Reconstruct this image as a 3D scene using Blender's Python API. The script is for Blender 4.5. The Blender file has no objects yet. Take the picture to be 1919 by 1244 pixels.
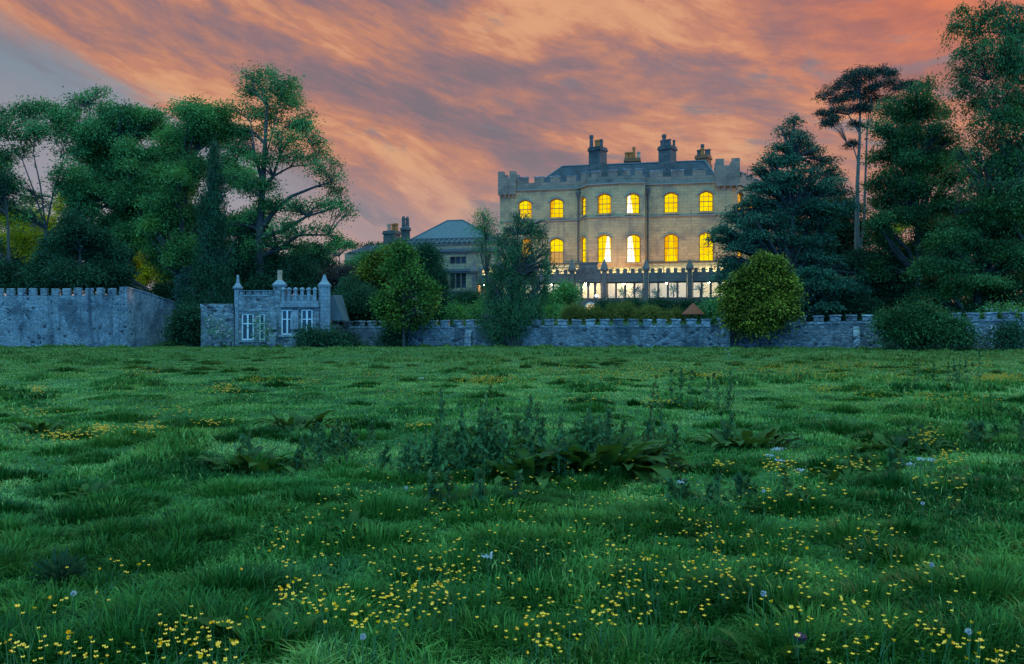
import bpy, bmesh, math, random
import numpy as np
from mathutils import Vector, geometry

R = math.radians
SC = bpy.context.scene
COL = SC.collection

# ------------------------------------------------------------------ camera
F, CX, CY, EYE = 1500.0, 959.5, 622.0, 1.5        # photo pixels: focal length, centre, eye height (m)
cam_d = bpy.data.cameras.new('camera')
cam = bpy.data.objects.new('camera', cam_d)
COL.objects.link(cam)
cam.location = (0, 0, EYE)
cam.rotation_euler = (R(90), 0, 0)
cam_d.sensor_width = 36.0
cam_d.lens = F / 1919.0 * 36.0
cam_d.clip_start, cam_d.clip_end = 0.05, 6000
SC.camera = cam


# ------------------------------------------------------------------ node helpers
class NT:
    def __init__(self, tree):
        self.t = tree

    def n(self, typ, ins=None, **props):
        nd = self.t.nodes.new(typ)
        for k, v in props.items():
            setattr(nd, k, v)
        for k, v in (ins or {}).items():
            s = nd.inputs[k]
            if isinstance(v, bpy.types.NodeSocket):
                self.t.links.new(v, s)
            else:
                s.default_value = v
        return nd

    def m(self, op, a, b=0.0, c=0.0, clamp=False):
        nd = self.n('ShaderNodeMath', operation=op, use_clamp=clamp)
        for i, v in enumerate((a, b, c)):
            if isinstance(v, bpy.types.NodeSocket):
                self.t.links.new(v, nd.inputs[i])
            else:
                nd.inputs[i].default_value = v
        return nd.outputs[0]

    def mix(self, f, a, b, typ='MIX'):
        nd = self.n('ShaderNodeMix', data_type='RGBA', blend_type=typ)
        for s, v in ((nd.inputs[0], f), (nd.inputs[6], a), (nd.inputs[7], b)):
            if isinstance(v, bpy.types.NodeSocket):
                self.t.links.new(v, s)
            else:
                s.default_value = v if s.type == 'VALUE' else (tuple(v) + (1,))[:4]
        return nd.outputs[2]

    def sm(self, x, lo, hi):                       # smoothstep
        nd = self.n('ShaderNodeMapRange', interpolation_type='SMOOTHSTEP')
        for i, v in enumerate((x, lo, hi)):
            if isinstance(v, bpy.types.NodeSocket):
                self.t.links.new(v, nd.inputs[i])
            else:
                nd.inputs[i].default_value = v
        return nd.outputs[0]

    def ramp(self, f, stops):
        nd = self.n('ShaderNodeValToRGB', {'Fac': f})
        e = nd.color_ramp.elements
        while len(e) < len(stops):
            e.new(0.5)
        for el, (p, c) in zip(e, stops):
            el.position = p
            el.color = (tuple(c) + (1,))[:4]
        return nd.outputs[0]

    def noise(self, vec, scale, detail=4, rough=0.55, dist=0.0):
        return self.n('ShaderNodeTexNoise', {'Vector': vec, 'Scale': scale, 'Detail': detail, 'Roughness': rough,
                                             'Distortion': dist}).outputs[0]

    def xyz(self, x, y, z):
        nd = self.n('ShaderNodeCombineXYZ')
        for i, v in enumerate((x, y, z)):
            if isinstance(v, bpy.types.NodeSocket):
                self.t.links.new(v, nd.inputs[i])
            else:
                nd.inputs[i].default_value = v
        return nd.outputs[0]


# ------------------------------------------------------------------ world: dusk sky with sunset cloud
SUN_EL, SUN_AZ = R(7.0), R(62.0)                   # azimuth from the view axis (+Y) towards +X
world = bpy.data.worlds.new('World')
SC.world = world
world.use_nodes = True
wt = world.node_tree
wt.nodes.clear()
W = NT(wt)
tc = W.n('ShaderNodeTexCoord').outputs['Generated']
sp = W.n('ShaderNodeSeparateXYZ', {0: tc}).outputs
az = W.m('ARCTAN2', sp[0], sp[1])
el = W.m('ARCSINE', sp[2])
# streaked coordinates: cloud bands run down to the right
ang = R(-16)
ca, sa = math.cos(ang), math.sin(ang)
u = W.m('ADD', W.m('MULTIPLY', az, ca), W.m('MULTIPLY', el, sa))
v = W.m('SUBTRACT', W.m('MULTIPLY', el, ca), W.m('MULTIPLY', az, sa))
warp = W.noise(W.xyz(W.m('MULTIPLY', az, 1.0), W.m('MULTIPLY', el, 1.6), 0.3), 2.6, 1, 0.4)
warp = W.m('MULTIPLY', W.m('SUBTRACT', warp, 0.5), 0.13)
v2 = W.m('ADD', v, warp)
big = W.noise(W.xyz(W.m('MULTIPLY', u, 1.9), W.m('MULTIPLY', v2, 4.2), 1.7), 2.6, 4, 0.55, 0.25)
fine = W.noise(W.xyz(W.m('MULTIPLY', u, 4.0), W.m('MULTIPLY', v2, 11.0), 4.1), 2.1, 9, 0.62, 0.35)
wisp = W.noise(W.xyz(W.m('MULTIPLY', u, 8.0), W.m('MULTIPLY', v2, 30.0), 7.7), 2.2, 7, 0.66, 0.3)
band = W.ramp(W.m('MULTIPLY', W.m('ADD', v2, W.m('MULTIPLY', W.m('SUBTRACT', fine, 0.5), 0.05)), 1.6),
              [(0.0, (.45,) * 3), (0.17, (.50,) * 3), (0.24, (.78,) * 3), (0.31, (.50,) * 3), (0.375, (.22,) * 3), (0.45, (.80,) * 3), (0.52, (.34,) * 3), (0.60, (.30,) * 3), (0.67, (.80,) * 3), (0.76, (.50,) * 3), (1.0, (.5,) * 3)])
dens = W.m('ADD', W.m('MULTIPLY', big, 0.55), W.m('MULTIPLY', fine, 0.62))
dens = W.m('ADD', dens, W.m('MULTIPLY', wisp, 0.36))
dens = W.m('ADD', dens, W.m('MULTIPLY', band, 0.22))
t = W.sm(dens, 0.64, 1.10)
cloud = W.ramp(t, [(0.0, (0.195, 0.150, 0.175)), (0.25, (0.285, 0.165, 0.175)), (0.50, (0.40, 0.188, 0.155)),
                   (0.75, (0.55, 0.230, 0.140)), (1.0, (0.70, 0.345, 0.18))])
# stronger red towards the upper right
redm = W.m('MULTIPLY', W.sm(az, 0.16, 0.52), W.sm(W.m('ADD', el, W.m('MULTIPLY', az, 0.25)), 0.26, 0.48))
cloud = W.mix(W.m('MULTIPLY', redm, 0.85), cloud, W.mix(t, (0.36, 0.10, 0.075), (0.80, 0.20, 0.075)))
# mauve towards the right low sky, pale peach at the low middle
low = W.sm(el, 0.24, 0.08)
lowc = W.ramp(W.sm(az, -0.25, 0.40), [(0.0, (0.42, 0.32, 0.34)), (0.45, (0.36, 0.235, 0.255)), (1.0, (0.29, 0.13, 0.165))])
cloud = W.mix(W.m('MULTIPLY', low, 0.66), cloud, lowc)
# open grey-blue gap low on the left
gl = W.m('SUBTRACT', W.m('ADD', W.m('MULTIPLY', az, -0.38), 0.104), el)      # >0 below the slanting edge
gl = W.m('ADD', gl, W.m('MULTIPLY', W.m('SUBTRACT', fine, 0.5), 0.10))
gap = W.m('MULTIPLY', W.sm(gl, -0.012, 0.03), W.sm(az, -0.12, -0.36))
clear = W.mix(W.sm(el, 0.10, 0.34), (0.32, 0.30, 0.35), (0.19, 0.26, 0.32))
cloud = W.mix(W.m('MULTIPLY', gap, 0.92), cloud, clear)
# small blue-grey holes along the bands
hole = W.sm(W.noise(W.xyz(W.m('MULTIPLY', u, 3.4), W.m('MULTIPLY', v2, 11.0), 9.2), 1.7, 5, 0.58, 0.3), 0.56, 0.68)
cloud = W.mix(W.m('MULTIPLY', hole, 0.74), cloud, (0.17, 0.18, 0.225))
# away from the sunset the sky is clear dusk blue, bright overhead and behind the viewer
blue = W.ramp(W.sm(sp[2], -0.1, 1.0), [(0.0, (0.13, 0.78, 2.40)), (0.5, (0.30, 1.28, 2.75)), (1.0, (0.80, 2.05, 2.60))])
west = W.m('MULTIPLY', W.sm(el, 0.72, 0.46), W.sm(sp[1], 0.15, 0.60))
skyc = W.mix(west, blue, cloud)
nish = W.n('ShaderNodeTexSky', sky_type='NISHITA', sun_disc=False, sun_elevation=SUN_EL,
           sun_rotation=SUN_AZ, altitude=60).outputs[0]
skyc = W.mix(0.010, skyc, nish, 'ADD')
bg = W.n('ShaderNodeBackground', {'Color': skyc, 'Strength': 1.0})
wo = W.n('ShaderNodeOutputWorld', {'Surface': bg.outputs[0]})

# ------------------------------------------------------------------ sun, exposure
sd = bpy.data.lights.new('sun', 'SUN')
sd.energy = 1.2
sd.angle = R(0.6)
sd.color = (1.0, 0.52, 0.16)
sun = bpy.data.objects.new('sun', sd)
COL.objects.link(sun)
sdir = Vector((math.cos(SUN_EL) * math.sin(SUN_AZ), math.cos(SUN_EL) * math.cos(SUN_AZ), math.sin(SUN_EL)))
sun.rotation_euler = (-sdir).to_track_quat('-Z', 'Y').to_euler()
sun.location = (60, 60, 40)
SC.view_settings.view_transform = 'Standard'
SC.view_settings.look = 'None'
SC.view_settings.exposure = 0.0
SC.view_settings.gamma = 1.0
try:
    SC.cycles.max_bounces = 6
    SC.cycles.transparent_max_bounces = 12
    SC.cycles.caustics_reflective = False
    SC.cycles.caustics_refractive = False
    SC.cycles.sample_clamp_indirect = 4.0
except Exception:
    pass


# ------------------------------------------------------------------ tags and meshes
def tag(o, label=None, cat=None, group=None, kind=None):
    if label:
        o['label'] = label
    if cat:
        o['category'] = cat
    if group:
        o['group'] = group
    if kind:
        o['kind'] = kind
    return o


def thing(name, loc, label, cat, group=None):
    o = bpy.data.objects.new(name, None)
    o.empty_display_size = 0.3
    COL.objects.link(o)
    o.location = loc
    return tag(o, label, cat, group)


def link(name, me, parent=None, mat=None):
    o = bpy.data.objects.new(name, me)
    COL.objects.link(o)
    if mat:
        for mm in (mat if isinstance(mat, (list, tuple)) else [mat]):
            me.materials.append(mm)
    if parent:
        o.parent = parent
        o.matrix_parent_inverse.identity()
        off = Vector((0, 0, 0))
        p = parent
        while p:
            off += Vector(p.location)
            p = p.parent
        o.location = -off                      # vertices are in world space
    return o


def fast_mesh(name, V, faces, mat=None, parent=None, attr=None, smooth=False, midx=None):
    """V (n,3); faces: list of int arrays (m,k) of one k each; attr: per-vertex float 'tint'."""
    me = bpy.data.meshes.new(name)
    V = np.asarray(V, np.float32)
    me.vertices.add(len(V))
    me.vertices.foreach_set('co', V.ravel())
    loops = np.concatenate([f.ravel() for f in faces]).astype(np.int32)
    sizes = np.concatenate([np.full(len(f), f.shape[1], np.int32) for f in faces])
    starts = np.concatenate([[0], np.cumsum(sizes)[:-1]]).astype(np.int32)
    me.loops.add(len(loops))
    me.loops.foreach_set('vertex_index', loops)
    me.polygons.add(len(sizes))
    me.polygons.foreach_set('loop_start', starts)
    try:
        me.polygons.foreach_set('loop_total', sizes)
    except Exception:
        pass
    if smooth:
        me.polygons.foreach_set('use_smooth', np.ones(len(sizes), bool))
    if midx is not None:
        me.polygons.foreach_set('material_index', np.asarray(midx, np.int32))
    if attr is not None:
        a = me.attributes.new('tint', 'FLOAT', 'POINT')
        a.data.foreach_set('value', np.asarray(attr, np.float32))
    me.update(calc_edges=True)
    return link(name, me, parent, mat)


class G:
    """Collects solids; build() links them as one mesh."""
    def __init__(self):
        self.v, self.f = [], []

    def poly(self, pts, faces):
        b = len(self.v)
        self.v += [tuple(p) for p in pts]
        self.f += [tuple(b + i for i in f) for f in faces]

    def hexa(self, p):                           # 8 points: bottom 0-3 ccw, top 4-7
        self.poly(p, [(3, 2, 1, 0), (4, 5, 6, 7), (0, 1, 5, 4), (1, 2, 6, 5), (2, 3, 7, 6), (3, 0, 4, 7)])

    def box(self, fr, u0, u1, v0, v1, z0, z1):   # in a frame: u along, v out, z up
        self.hexa([fr.p(u0, v1, z0), fr.p(u1, v1, z0), fr.p(u1, v0, z0), fr.p(u0, v0, z0),
                   fr.p(u0, v1, z1), fr.p(u1, v1, z1), fr.p(u1, v0, z1), fr.p(u0, v0, z1)])

    def frustum(self, c, r0, r1, z0, z1, n=8, rot=0.0, sq=1.0):
        b = [(c[0] + r0 * math.cos(rot + 2 * math.pi * i / n), c[1] + sq * r0 * math.sin(rot + 2 * math.pi * i / n), z0) for i in range(n)]
        t_ = [(c[0] + r1 * math.cos(rot + 2 * math.pi * i / n), c[1] + sq * r1 * math.sin(rot + 2 * math.pi * i / n), z1) for i in range(n)]
        fs = [(i, (i + 1) % n, n + (i + 1) % n, n + i) for i in range(n)]
        fs += [tuple(range(n - 1, -1, -1)), tuple(range(n, 2 * n))]
        self.poly(b + t_, fs)

    def tube(self, pts, radii, n=6):
        pts = [Vector(p) for p in pts]
        rings = []
        for i, p in enumerate(pts):
            d = (pts[min(i + 1, len(pts) - 1)] - pts[max(i - 1, 0)])
            d = d.normalized() if d.length > 1e-6 else Vector((0, 0, 1))
            a = d.orthogonal().normalized() if abs(d.z) > 0.99 else d.cross(Vector((0, 0, 1))).normalized()
            b = d.cross(a)
            rings.append([p + radii[i] * (math.cos(2 * math.pi * k / n) * a + math.sin(2 * math.pi * k / n) * b) for k in range(n)])
        vs = [q for r_ in rings for q in r_]
        fs = []
        for i in range(len(pts) - 1):
            for k in range(n):
                k2 = (k + 1) % n
                fs.append((i * n + k, i * n + k2, (i + 1) * n + k2, (i + 1) * n + k))
        fs.append(tuple(range((len(pts) - 1) * n, len(pts) * n)))
        self.poly(vs, fs)

    def panel(self, fr, v, outer, holes, depth):
        """A face at offset v with holes whose reveals go back by depth."""
        loops = [[Vector((a, b, 0)) for a, b in outer]] + [[Vector((a, b, 0)) for a, b in h] for h in holes]
        tris = geometry.tessellate_polygon(loops)
        flat = [q for l in loops for q in l]
        self.poly([fr.p(q.x, v, q.y) for q in flat], [tuple(t_) for t_ in tris])
        for h in holes:
            k = len(h)
            pts = [fr.p(a, v, b) for a, b in h] + [fr.p(a, v - depth, b) for a, b in h]
            self.poly(pts, [(i, (i + 1) % k, k + (i + 1) % k, k + i) for i in range(k)])

    def ring(self, fr, v0, v1, outer, inner):
        """Extruded ring between two loops of equal length (front at v1)."""
        k = len(outer)
        P_ = [fr.p(a, v1, b) for a, b in outer] + [fr.p(a, v1, b) for a, b in inner]
        Q_ = [fr.p(a, v0, b) for a, b in outer] + [fr.p(a, v0, b) for a, b in inner]
        fs = []
        for i in range(k):
            j = (i + 1) % k
            fs += [(i, j, k + j, k + i), (2 * k + i, 3 * k + i, 3 * k + j, 2 * k + j), (i, 2 * k + i, 2 * k + j, j), (k + i, k + j, 3 * k + j, 3 * k + i)]
        self.poly(P_ + Q_, fs)

    def build(self, name, mat, parent=None, smooth=False, bevel=0.0):
        me = bpy.data.meshes.new(name)
        me.from_pydata(self.v, [], self.f)
        bm = bmesh.new()
        bm.from_mesh(me)
        bmesh.ops.recalc_face_normals(bm, faces=bm.faces)
        bm.to_mesh(me)
        bm.free()
        if smooth:
            me.polygons.foreach_set('use_smooth', np.ones(len(me.polygons), bool))
        o = link(name, me, parent, mat)
        if bevel:
            md = o.modifiers.new('bevel', 'BEVEL')
            md.width, md.segments, md.limit_method = bevel, 1, 'ANGLE'
        return o


class Fr:
    """Vertical frame through two ground points; u from the first to the second, v towards the meadow."""
    def __init__(self, a, b):
        self.a = Vector((a[0], a[1]))
        d = Vector((b[0], b[1])) - self.a
        self.L = d.length
        self.d = d.normalized()
        self.n = Vector((self.d.y, -self.d.x))

    def p(self, u_, v_, z):
        q = self.a + self.d * u_ + self.n * v_
        return (q.x, q.y, z)

    def u(self, px, v_=0.0):                     # where the sight line of a photo column meets the plane
        k = (px - CX) / F
        a = self.a + self.n * v_
        den = self.d.x - k * self.d.y
        return (k * a.y - a.x) / den

    def z(self, px, py, v_=0.0):
        q = self.p(self.u(px, v_), v_, 0)
        return EYE - (py - CY) * q[1] / F

    def off(self, v_):
        a = self.a + self.n * v_
        b = a + self.d * self.L
        return Fr(a, b)


def PX(px, py, Y):
    return Vector(((px - CX) * Y / F, Y, EYE - (py - CY) * Y / F))


# ------------------------------------------------------------------ value noise for terrain and planting
def _h(i, j, s):
    n = (i * 374761393 + j * 668265263 + s * 974634777) & 0xFFFFFFFF
    n = ((n ^ (n >> 13)) * 1274126177) & 0xFFFFFFFF
    return ((n ^ (n >> 16)) & 0xFFFF) / 65535.0


def vnoise(x, y, s=0):
    x = np.asarray(x, np.float64)
    y = np.asarray(y, np.float64)
    i, j = np.floor(x).astype(np.int64), np.floor(y).astype(np.int64)
    fx, fy = x - i, y - j
    fx, fy = fx * fx * (3 - 2 * fx), fy * fy * (3 - 2 * fy)
    a, b, c, d = _h(i, j, s), _h(i + 1, j, s), _h(i, j + 1, s), _h(i + 1, j + 1, s)
    return (a * (1 - fx) + b * fx) * (1 - fy) + (c * (1 - fx) + d * fx) * fy


def fbm(x, y, s=0, o=3):
    r, a, t_ = 0, 1.0, 0
    for k in range(o):
        r = r + a * vnoise(x * 2 ** k, y * 2 ** k, s + k * 17)
        t_ += a
        a *= 0.5
    return r / t_


WALL_X = [-90, -37, -28.5, -27, -16, -13.8, 15.6, 33, 90]
WALL_Y = [59, 59, 58.6, 61, 61.0, 66.0, 57.5, 53.3, 50]


def hgt(x, y):
    x = np.asarray(x, np.float64)
    y = np.asarray(y, np.float64)
    base = 0.34 * np.clip((y - 4) / 52, 0, 1)
    fade = np.clip((70 - y) / 15, 0, 1) * np.clip((y + 3) / 6, 0.0, 1)
    base = base + fade * (0.20 * (fbm(x / 9, y / 9, 3, 2) - 0.5) * np.clip(y / 14, 0.25, 1) * np.clip((62 - y) / 12, 0.25, 1)
                          + 0.16 * (fbm(x / 2.1, y / 2.1, 9, 3) - 0.5))
    yw = np.interp(x, WALL_X, WALL_Y)
    s = np.clip((y - yw - 1.0) / 20.0, 0, 1)
    return base + 2.25 * s * s * (3 - 2 * s)


def H(x, y):
    return float(hgt(x, y))


def ground_at(px, py):
    """Ground point seen at a photo pixel (meadow)."""
    Y = F * EYE / max(py - CY, 12)
    for _ in range(12):
        Y = 0.5 * Y + 0.5 * F * (EYE - H((px - CX) / F * Y, Y)) / max(py - CY, 12)
    return (px - CX) / F * Y, Y


# ------------------------------------------------------------------ materials
def mat(name, fn, disp=False):
    m_ = bpy.data.materials.new(name)
    m_.use_nodes = True
    m_.node_tree.nodes.clear()
    T = NT(m_.node_tree)
    sh = fn(T)
    T.n('ShaderNodeOutputMaterial', {'Surface': sh})
    return m_


def pos(T):
    return T.n('ShaderNodeNewGeometry').outputs['Position']


def pbsdf(T, color, rough=0.85, bump=None, bstr=0.3, bdist=0.05, spec=0.25, metal=0.0):
    ins = {'Base Color': color if isinstance(color, bpy.types.NodeSocket) else (tuple(color) + (1,))[:4],
           'Roughness': rough, 'Specular IOR Level': spec, 'Metallic': metal}
    if bump is not None:
        ins['Normal'] = T.n('ShaderNodeBump', {'Height': bump, 'Strength': bstr, 'Distance': bdist}).outputs[0]
    return T.n('ShaderNodeBsdfPrincipled', ins).outputs[0]


def stones(T, sx, sz, c_lo, c_hi, mortar, stain, seed=0.0, streak=0.6):
    """Rubble masonry in world coordinates."""
    p = pos(T)
    s_ = T.n('ShaderNodeSeparateXYZ', {0: p}).outputs
    wob = T.n('ShaderNodeVectorMath', {0: p, 1: T.n('ShaderNodeVectorMath', {0: T.n('ShaderNodeTexNoise', {'Vector': p, 'Scale': 1.3, 'Detail': 3}).outputs[1], 1: (0.25, 0.25, 0.25)}, operation='MULTIPLY').outputs[0]}, operation='ADD').outputs[0]
    q = T.n('ShaderNodeVectorMath', {0: wob, 1: (1 / sx, 1 / sx, 1 / sz)}, operation='MULTIPLY').outputs[0]
    vor = T.n('ShaderNodeTexVoronoi', {'Vector': q, 'Scale': 1.0})
    edge = T.n('ShaderNodeTexVoronoi', {'Vector': q, 'Scale': 1.0}, feature='DISTANCE_TO_EDGE').outputs[0]
    tone = T.n('ShaderNodeSeparateColor', {0: vor.outputs[1]}).outputs
    c = T.mix(tone[0], c_lo, c_hi)
    c = T.mix(T.m('MULTIPLY', tone[1], 0.35), c, (c_hi[0] * 0.85, c_hi[1] * 0.72, c_hi[2] * 0.55))
    c = T.mix(T.sm(tone[2], 0.90, 0.95), c, (0.045, 0.045, 0.05))
    c = T.mix(T.sm(edge, 0.10, 0.02), c, mortar)
    big_ = T.noise(p, 0.55, 6, 0.65)
    c = T.mix(T.m('MULTIPLY', T.sm(big_, 0.46, 0.66), 0.75), c, stain)
    st = T.noise(T.xyz(T.m('MULTIPLY', s_[0], 1.3), T.m('MULTIPLY', s_[1], 1.3), T.m('MULTIPLY', s_[2], 0.12)), 1.0, 4, 0.6)
    c = T.mix(T.m('MULTIPLY', T.sm(st, 0.54, 0.70), streak), c, stain)
    fine_ = T.noise(p, 9.0, 5, 0.7)
    c = T.mix(1.0, c, T.ramp(fine_, [(0.25, (0.62, 0.62, 0.62)), (0.75, (1.25, 1.25, 1.25))]), 'MULTIPLY')
    hgt_ = T.m('ADD', T.sm(edge, 0.0, 0.16), T.m('MULTIPLY', fine_, 0.5))
    return pbsdf(T, c, 0.92, hgt_, 0.8, 0.06)


def ashlar(T, dx, dy, bw, bh, c1, c2, mortar, stain, stain_amt=0.6, lo=0.5):
    p = pos(T)
    s_ = T.n('ShaderNodeSeparateXYZ', {0: p}).outputs
    u_ = T.m('ADD', T.m('MULTIPLY', s_[0], dx), T.m('MULTIPLY', s_[1], dy))
    br = T.n('ShaderNodeTexBrick', {'Vector': T.xyz(u_, s_[2], 0.0), 'Color1': (tuple(c1) + (1,)), 'Color2': (tuple(c2) + (1,)), 'Mortar': (tuple(mortar) + (1,)),
                                    'Scale': 1.0, 'Mortar Size': 0.012, 'Mortar Smooth': 0.2, 'Bias': 0.0, 'Brick Width': bw, 'Row Height': bh})
    big_ = T.noise(p, 0.45, 6, 0.62)
    c = T.mix(T.m('MULTIPLY', T.sm(big_, lo, lo + 0.2), stain_amt), br.outputs[0], stain)
    st = T.noise(T.xyz(T.m('MULTIPLY', u_, 1.1), 0.0, T.m('MULTIPLY', s_[2], 0.10)), 1.2, 5, 0.6)
    c = T.mix(T.m('MULTIPLY', T.sm(st, 0.55, 0.72), stain_amt), c, stain)
    fine_ = T.noise(p, 7.0, 6, 0.7)
    c = T.mix(1.0, c, T.ramp(fine_, [(0.25, (0.75, 0.75, 0.75)), (0.75, (1.18, 1.18, 1.18))]), 'MULTIPLY')
    return pbsdf(T, c, 0.9, T.m('ADD', T.m('MULTIPLY', br.outputs[1], -1.0), T.m('MULTIPLY', fine_, 0.6)), 0.5, 0.03)


HDX, HDY = 0.9815, -0.1916
M = {}
M['rubble'] = mat('rubble_stone', lambda T: stones(T, 0.34, 0.20, (0.085, 0.095, 0.105), (0.27, 0.275, 0.28), (0.15, 0.155, 0.16), (0.040, 0.046, 0.052)))
M['tall_rubble'] = mat('tall_rubble_stone', lambda T: stones(T, 0.24, 0.17, (0.13, 0.15, 0.165), (0.30, 0.315, 0.32), (0.26, 0.27, 0.275), (0.055, 0.066, 0.08), streak=0.85))
M['coping'] = mat('coping_stone', lambda T: stones(T, 0.55, 0.30, (0.18, 0.19, 0.20), (0.36, 0.36, 0.365), (0.17, 0.175, 0.18), (0.07, 0.077, 0.085), streak=0.45))
M['lodge'] = mat('lodge_stone', lambda T: stones(T, 0.36, 0.22, (0.11, 0.12, 0.13), (0.31, 0.31, 0.31), (0.18, 0.185, 0.185), (0.06, 0.066, 0.073), streak=0.5))
M['lodge_dressed'] = mat('lodge_dressed_stone', lambda T: ashlar(T, 1, 0, 0.5, 0.28, (0.26, 0.265, 0.265), (0.20, 0.205, 0.21), (0.10, 0.105, 0.11), (0.075, 0.082, 0.09), 0.7))
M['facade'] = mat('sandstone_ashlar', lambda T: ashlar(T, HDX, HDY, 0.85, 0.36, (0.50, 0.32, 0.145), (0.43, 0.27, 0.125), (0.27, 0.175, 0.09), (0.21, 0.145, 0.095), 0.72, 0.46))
M['parapet'] = mat('weathered_ashlar', lambda T: ashlar(T, HDX, HDY, 0.7, 0.34, (0.30, 0.195, 0.125), (0.22, 0.15, 0.105), (0.10, 0.075, 0.06), (0.085, 0.068, 0.058), 0.8))
M['string'] = mat('string_stone', lambda T: pbsdf(T, T.mix(T.noise(pos(T), 2.0, 5), (0.13, 0.115, 0.095), (0.30, 0.255, 0.19)), 0.9))
M['wing'] = mat('wing_ashlar', lambda T: ashlar(T, 1, 0, 0.8, 0.36, (0.40, 0.27, 0.14), (0.27, 0.20, 0.125), (0.13, 0.10, 0.07), (0.085, 0.075, 0.065), 0.75, 0.47))
M['wing_dark'] = mat('sooty_stone', lambda T: pbsdf(T, T.mix(T.noise(pos(T), 2.2, 5), (0.05, 0.055, 0.06), (0.17, 0.16, 0.145)), 0.9))
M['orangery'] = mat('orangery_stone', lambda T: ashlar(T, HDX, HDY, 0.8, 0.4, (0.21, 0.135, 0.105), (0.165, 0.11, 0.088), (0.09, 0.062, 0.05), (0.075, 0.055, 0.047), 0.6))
M['white'] = mat('white_paint', lambda T: pbsdf(T, T.mix(T.noise(pos(T), 3.0, 4), (0.66, 0.64, 0.60), (0.80, 0.78, 0.75)), 0.5))
M['cream'] = mat('cream_plaster', lambda T: pbsdf(T, T.mix(T.noise(pos(T), 1.0, 4), (0.70, 0.66, 0.55), (0.82, 0.78, 0.68)), 0.7))
M['dark_wood'] = mat('dark_timber', lambda T: pbsdf(T, T.mix(T.noise(pos(T), 3.0, 4), (0.05, 0.045, 0.035), (0.10, 0.085, 0.06)), 0.6))
M['bark'] = mat('bark', lambda T: pbsdf(T, T.mix(T.noise(T.n('ShaderNodeVectorMath', {0: pos(T), 1: (4, 4, 0.9)}, operation='MULTIPLY').outputs[0], 1.5, 6, 0.7), (0.022, 0.020, 0.017), (0.10, 0.085, 0.070)), 0.95,
                                         T.noise(T.n('ShaderNodeVectorMath', {0: pos(T), 1: (4, 4, 0.9)}, operation='MULTIPLY').outputs[0], 1.5, 6, 0.7), 0.9, 0.08))
M['pine_bark'] = mat('pine_bark', lambda T: pbsdf(T, T.mix(T.noise(T.n('ShaderNodeVectorMath', {0: pos(T), 1: (3, 3, 1.0)}, operation='MULTIPLY').outputs[0], 1.5, 6, 0.7), (0.06, 0.05, 0.044), (0.24, 0.185, 0.15)), 0.95))
M['sash'] = mat('silhouette_sash', lambda T: pbsdf(T, T.mix(T.noise(pos(T), 5.0, 3), (0.16, 0.075, 0.02), (0.24, 0.12, 0.035)), 0.6))  # brown carries the frames' silhouette against the lit panes
M['iron'] = mat('painted_iron', lambda T: pbsdf(T, T.mix(T.noise(pos(T), 2.0, 3), (0.06, 0.06, 0.06), (0.11, 0.10, 0.09)), 0.6))
M['pot'] = mat('terracotta', lambda T: pbsdf(T, T.mix(T.noise(pos(T), 4.0, 4), (0.34, 0.085, 0.018), (0.50, 0.15, 0.035)), 0.85))
M['pot_dark'] = mat('sooty_terracotta', lambda T: pbsdf(T, T.mix(T.noise(pos(T), 4.0, 4), (0.05, 0.045, 0.045), (0.16, 0.10, 0.08)), 0.85))
M['buff_pot'] = mat('buff_clay', lambda T: pbsdf(T, T.mix(T.noise(pos(T), 4.0, 4), (0.42, 0.20, 0.11), (0.52, 0.28, 0.17)), 0.85))
M['rust'] = mat('rusty_copper', lambda T: pbsdf(T, T.mix(T.noise(pos(T), 3.0, 6, 0.7), (0.14, 0.026, 0.009), (0.28, 0.055, 0.018)), 0.8))
M['dark_glass'] = mat('dark_window_glass', lambda T: pbsdf(T, T.mix(T.noise(pos(T), 0.9, 2), (0.012, 0.014, 0.018), (0.035, 0.04, 0.045)), 0.08, spec=0.5))


def slate(T):
    p = pos(T)
    s_ = T.n('ShaderNodeSeparateXYZ', {0: p}).outputs
    u_ = T.m('ADD', T.m('MULTIPLY', s_[0], HDX), T.m('MULTIPLY', s_[1], HDY))
    br = T.n('ShaderNodeTexBrick', {'Vector': T.xyz(u_, T.m('MULTIPLY', s_[2], 1.9), 0.0), 'Color1': (0.036, 0.040, 0.048, 1), 'Color2': (0.018, 0.020, 0.026, 1),
                                    'Mortar': (0.03, 0.03, 0.035, 1), 'Scale': 1.0, 'Mortar Size': 0.015, 'Brick Width': 0.42, 'Row Height': 0.34})
    st = T.noise(T.xyz(T.m('ADD', T.m('MULTIPLY', u_, 0.9), T.m('MULTIPLY', s_[2], 0.5)), T.m('MULTIPLY', s_[2], 0.25), 0.0), 1.1, 5, 0.65, 0.4)
    c = T.mix(T.m('MULTIPLY', T.sm(st, 0.48, 0.60), 0.72), br.outputs[0], (0.010, 0.011, 0.014))
    return pbsdf(T, c, 0.75, br.outputs[1], -0.4, 0.03, spec=0.15)


M['slate'] = mat('roof_slate', slate)
M['pale_slate'] = mat('pale_roof_slate', lambda T: pbsdf(T, T.mix(T.noise(T.n('ShaderNodeVectorMath', {0: pos(T), 1: (3, 1, 0.7)}, operation='MULTIPLY').outputs[0], 1.2, 5, 0.7), (0.060, 0.068, 0.068), (0.135, 0.145, 0.140)), 0.75, spec=0.15))


def glow(T, c1, c2, s, sc=0.8):
    p = pos(T)
    c = T.mix(T.sm(T.noise(p, sc, 3, 0.6), 0.3, 0.7), c1, c2)
    em = T.n('ShaderNodeEmission', {'Color': c, 'Strength': s}).outputs[0]
    return em


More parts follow.
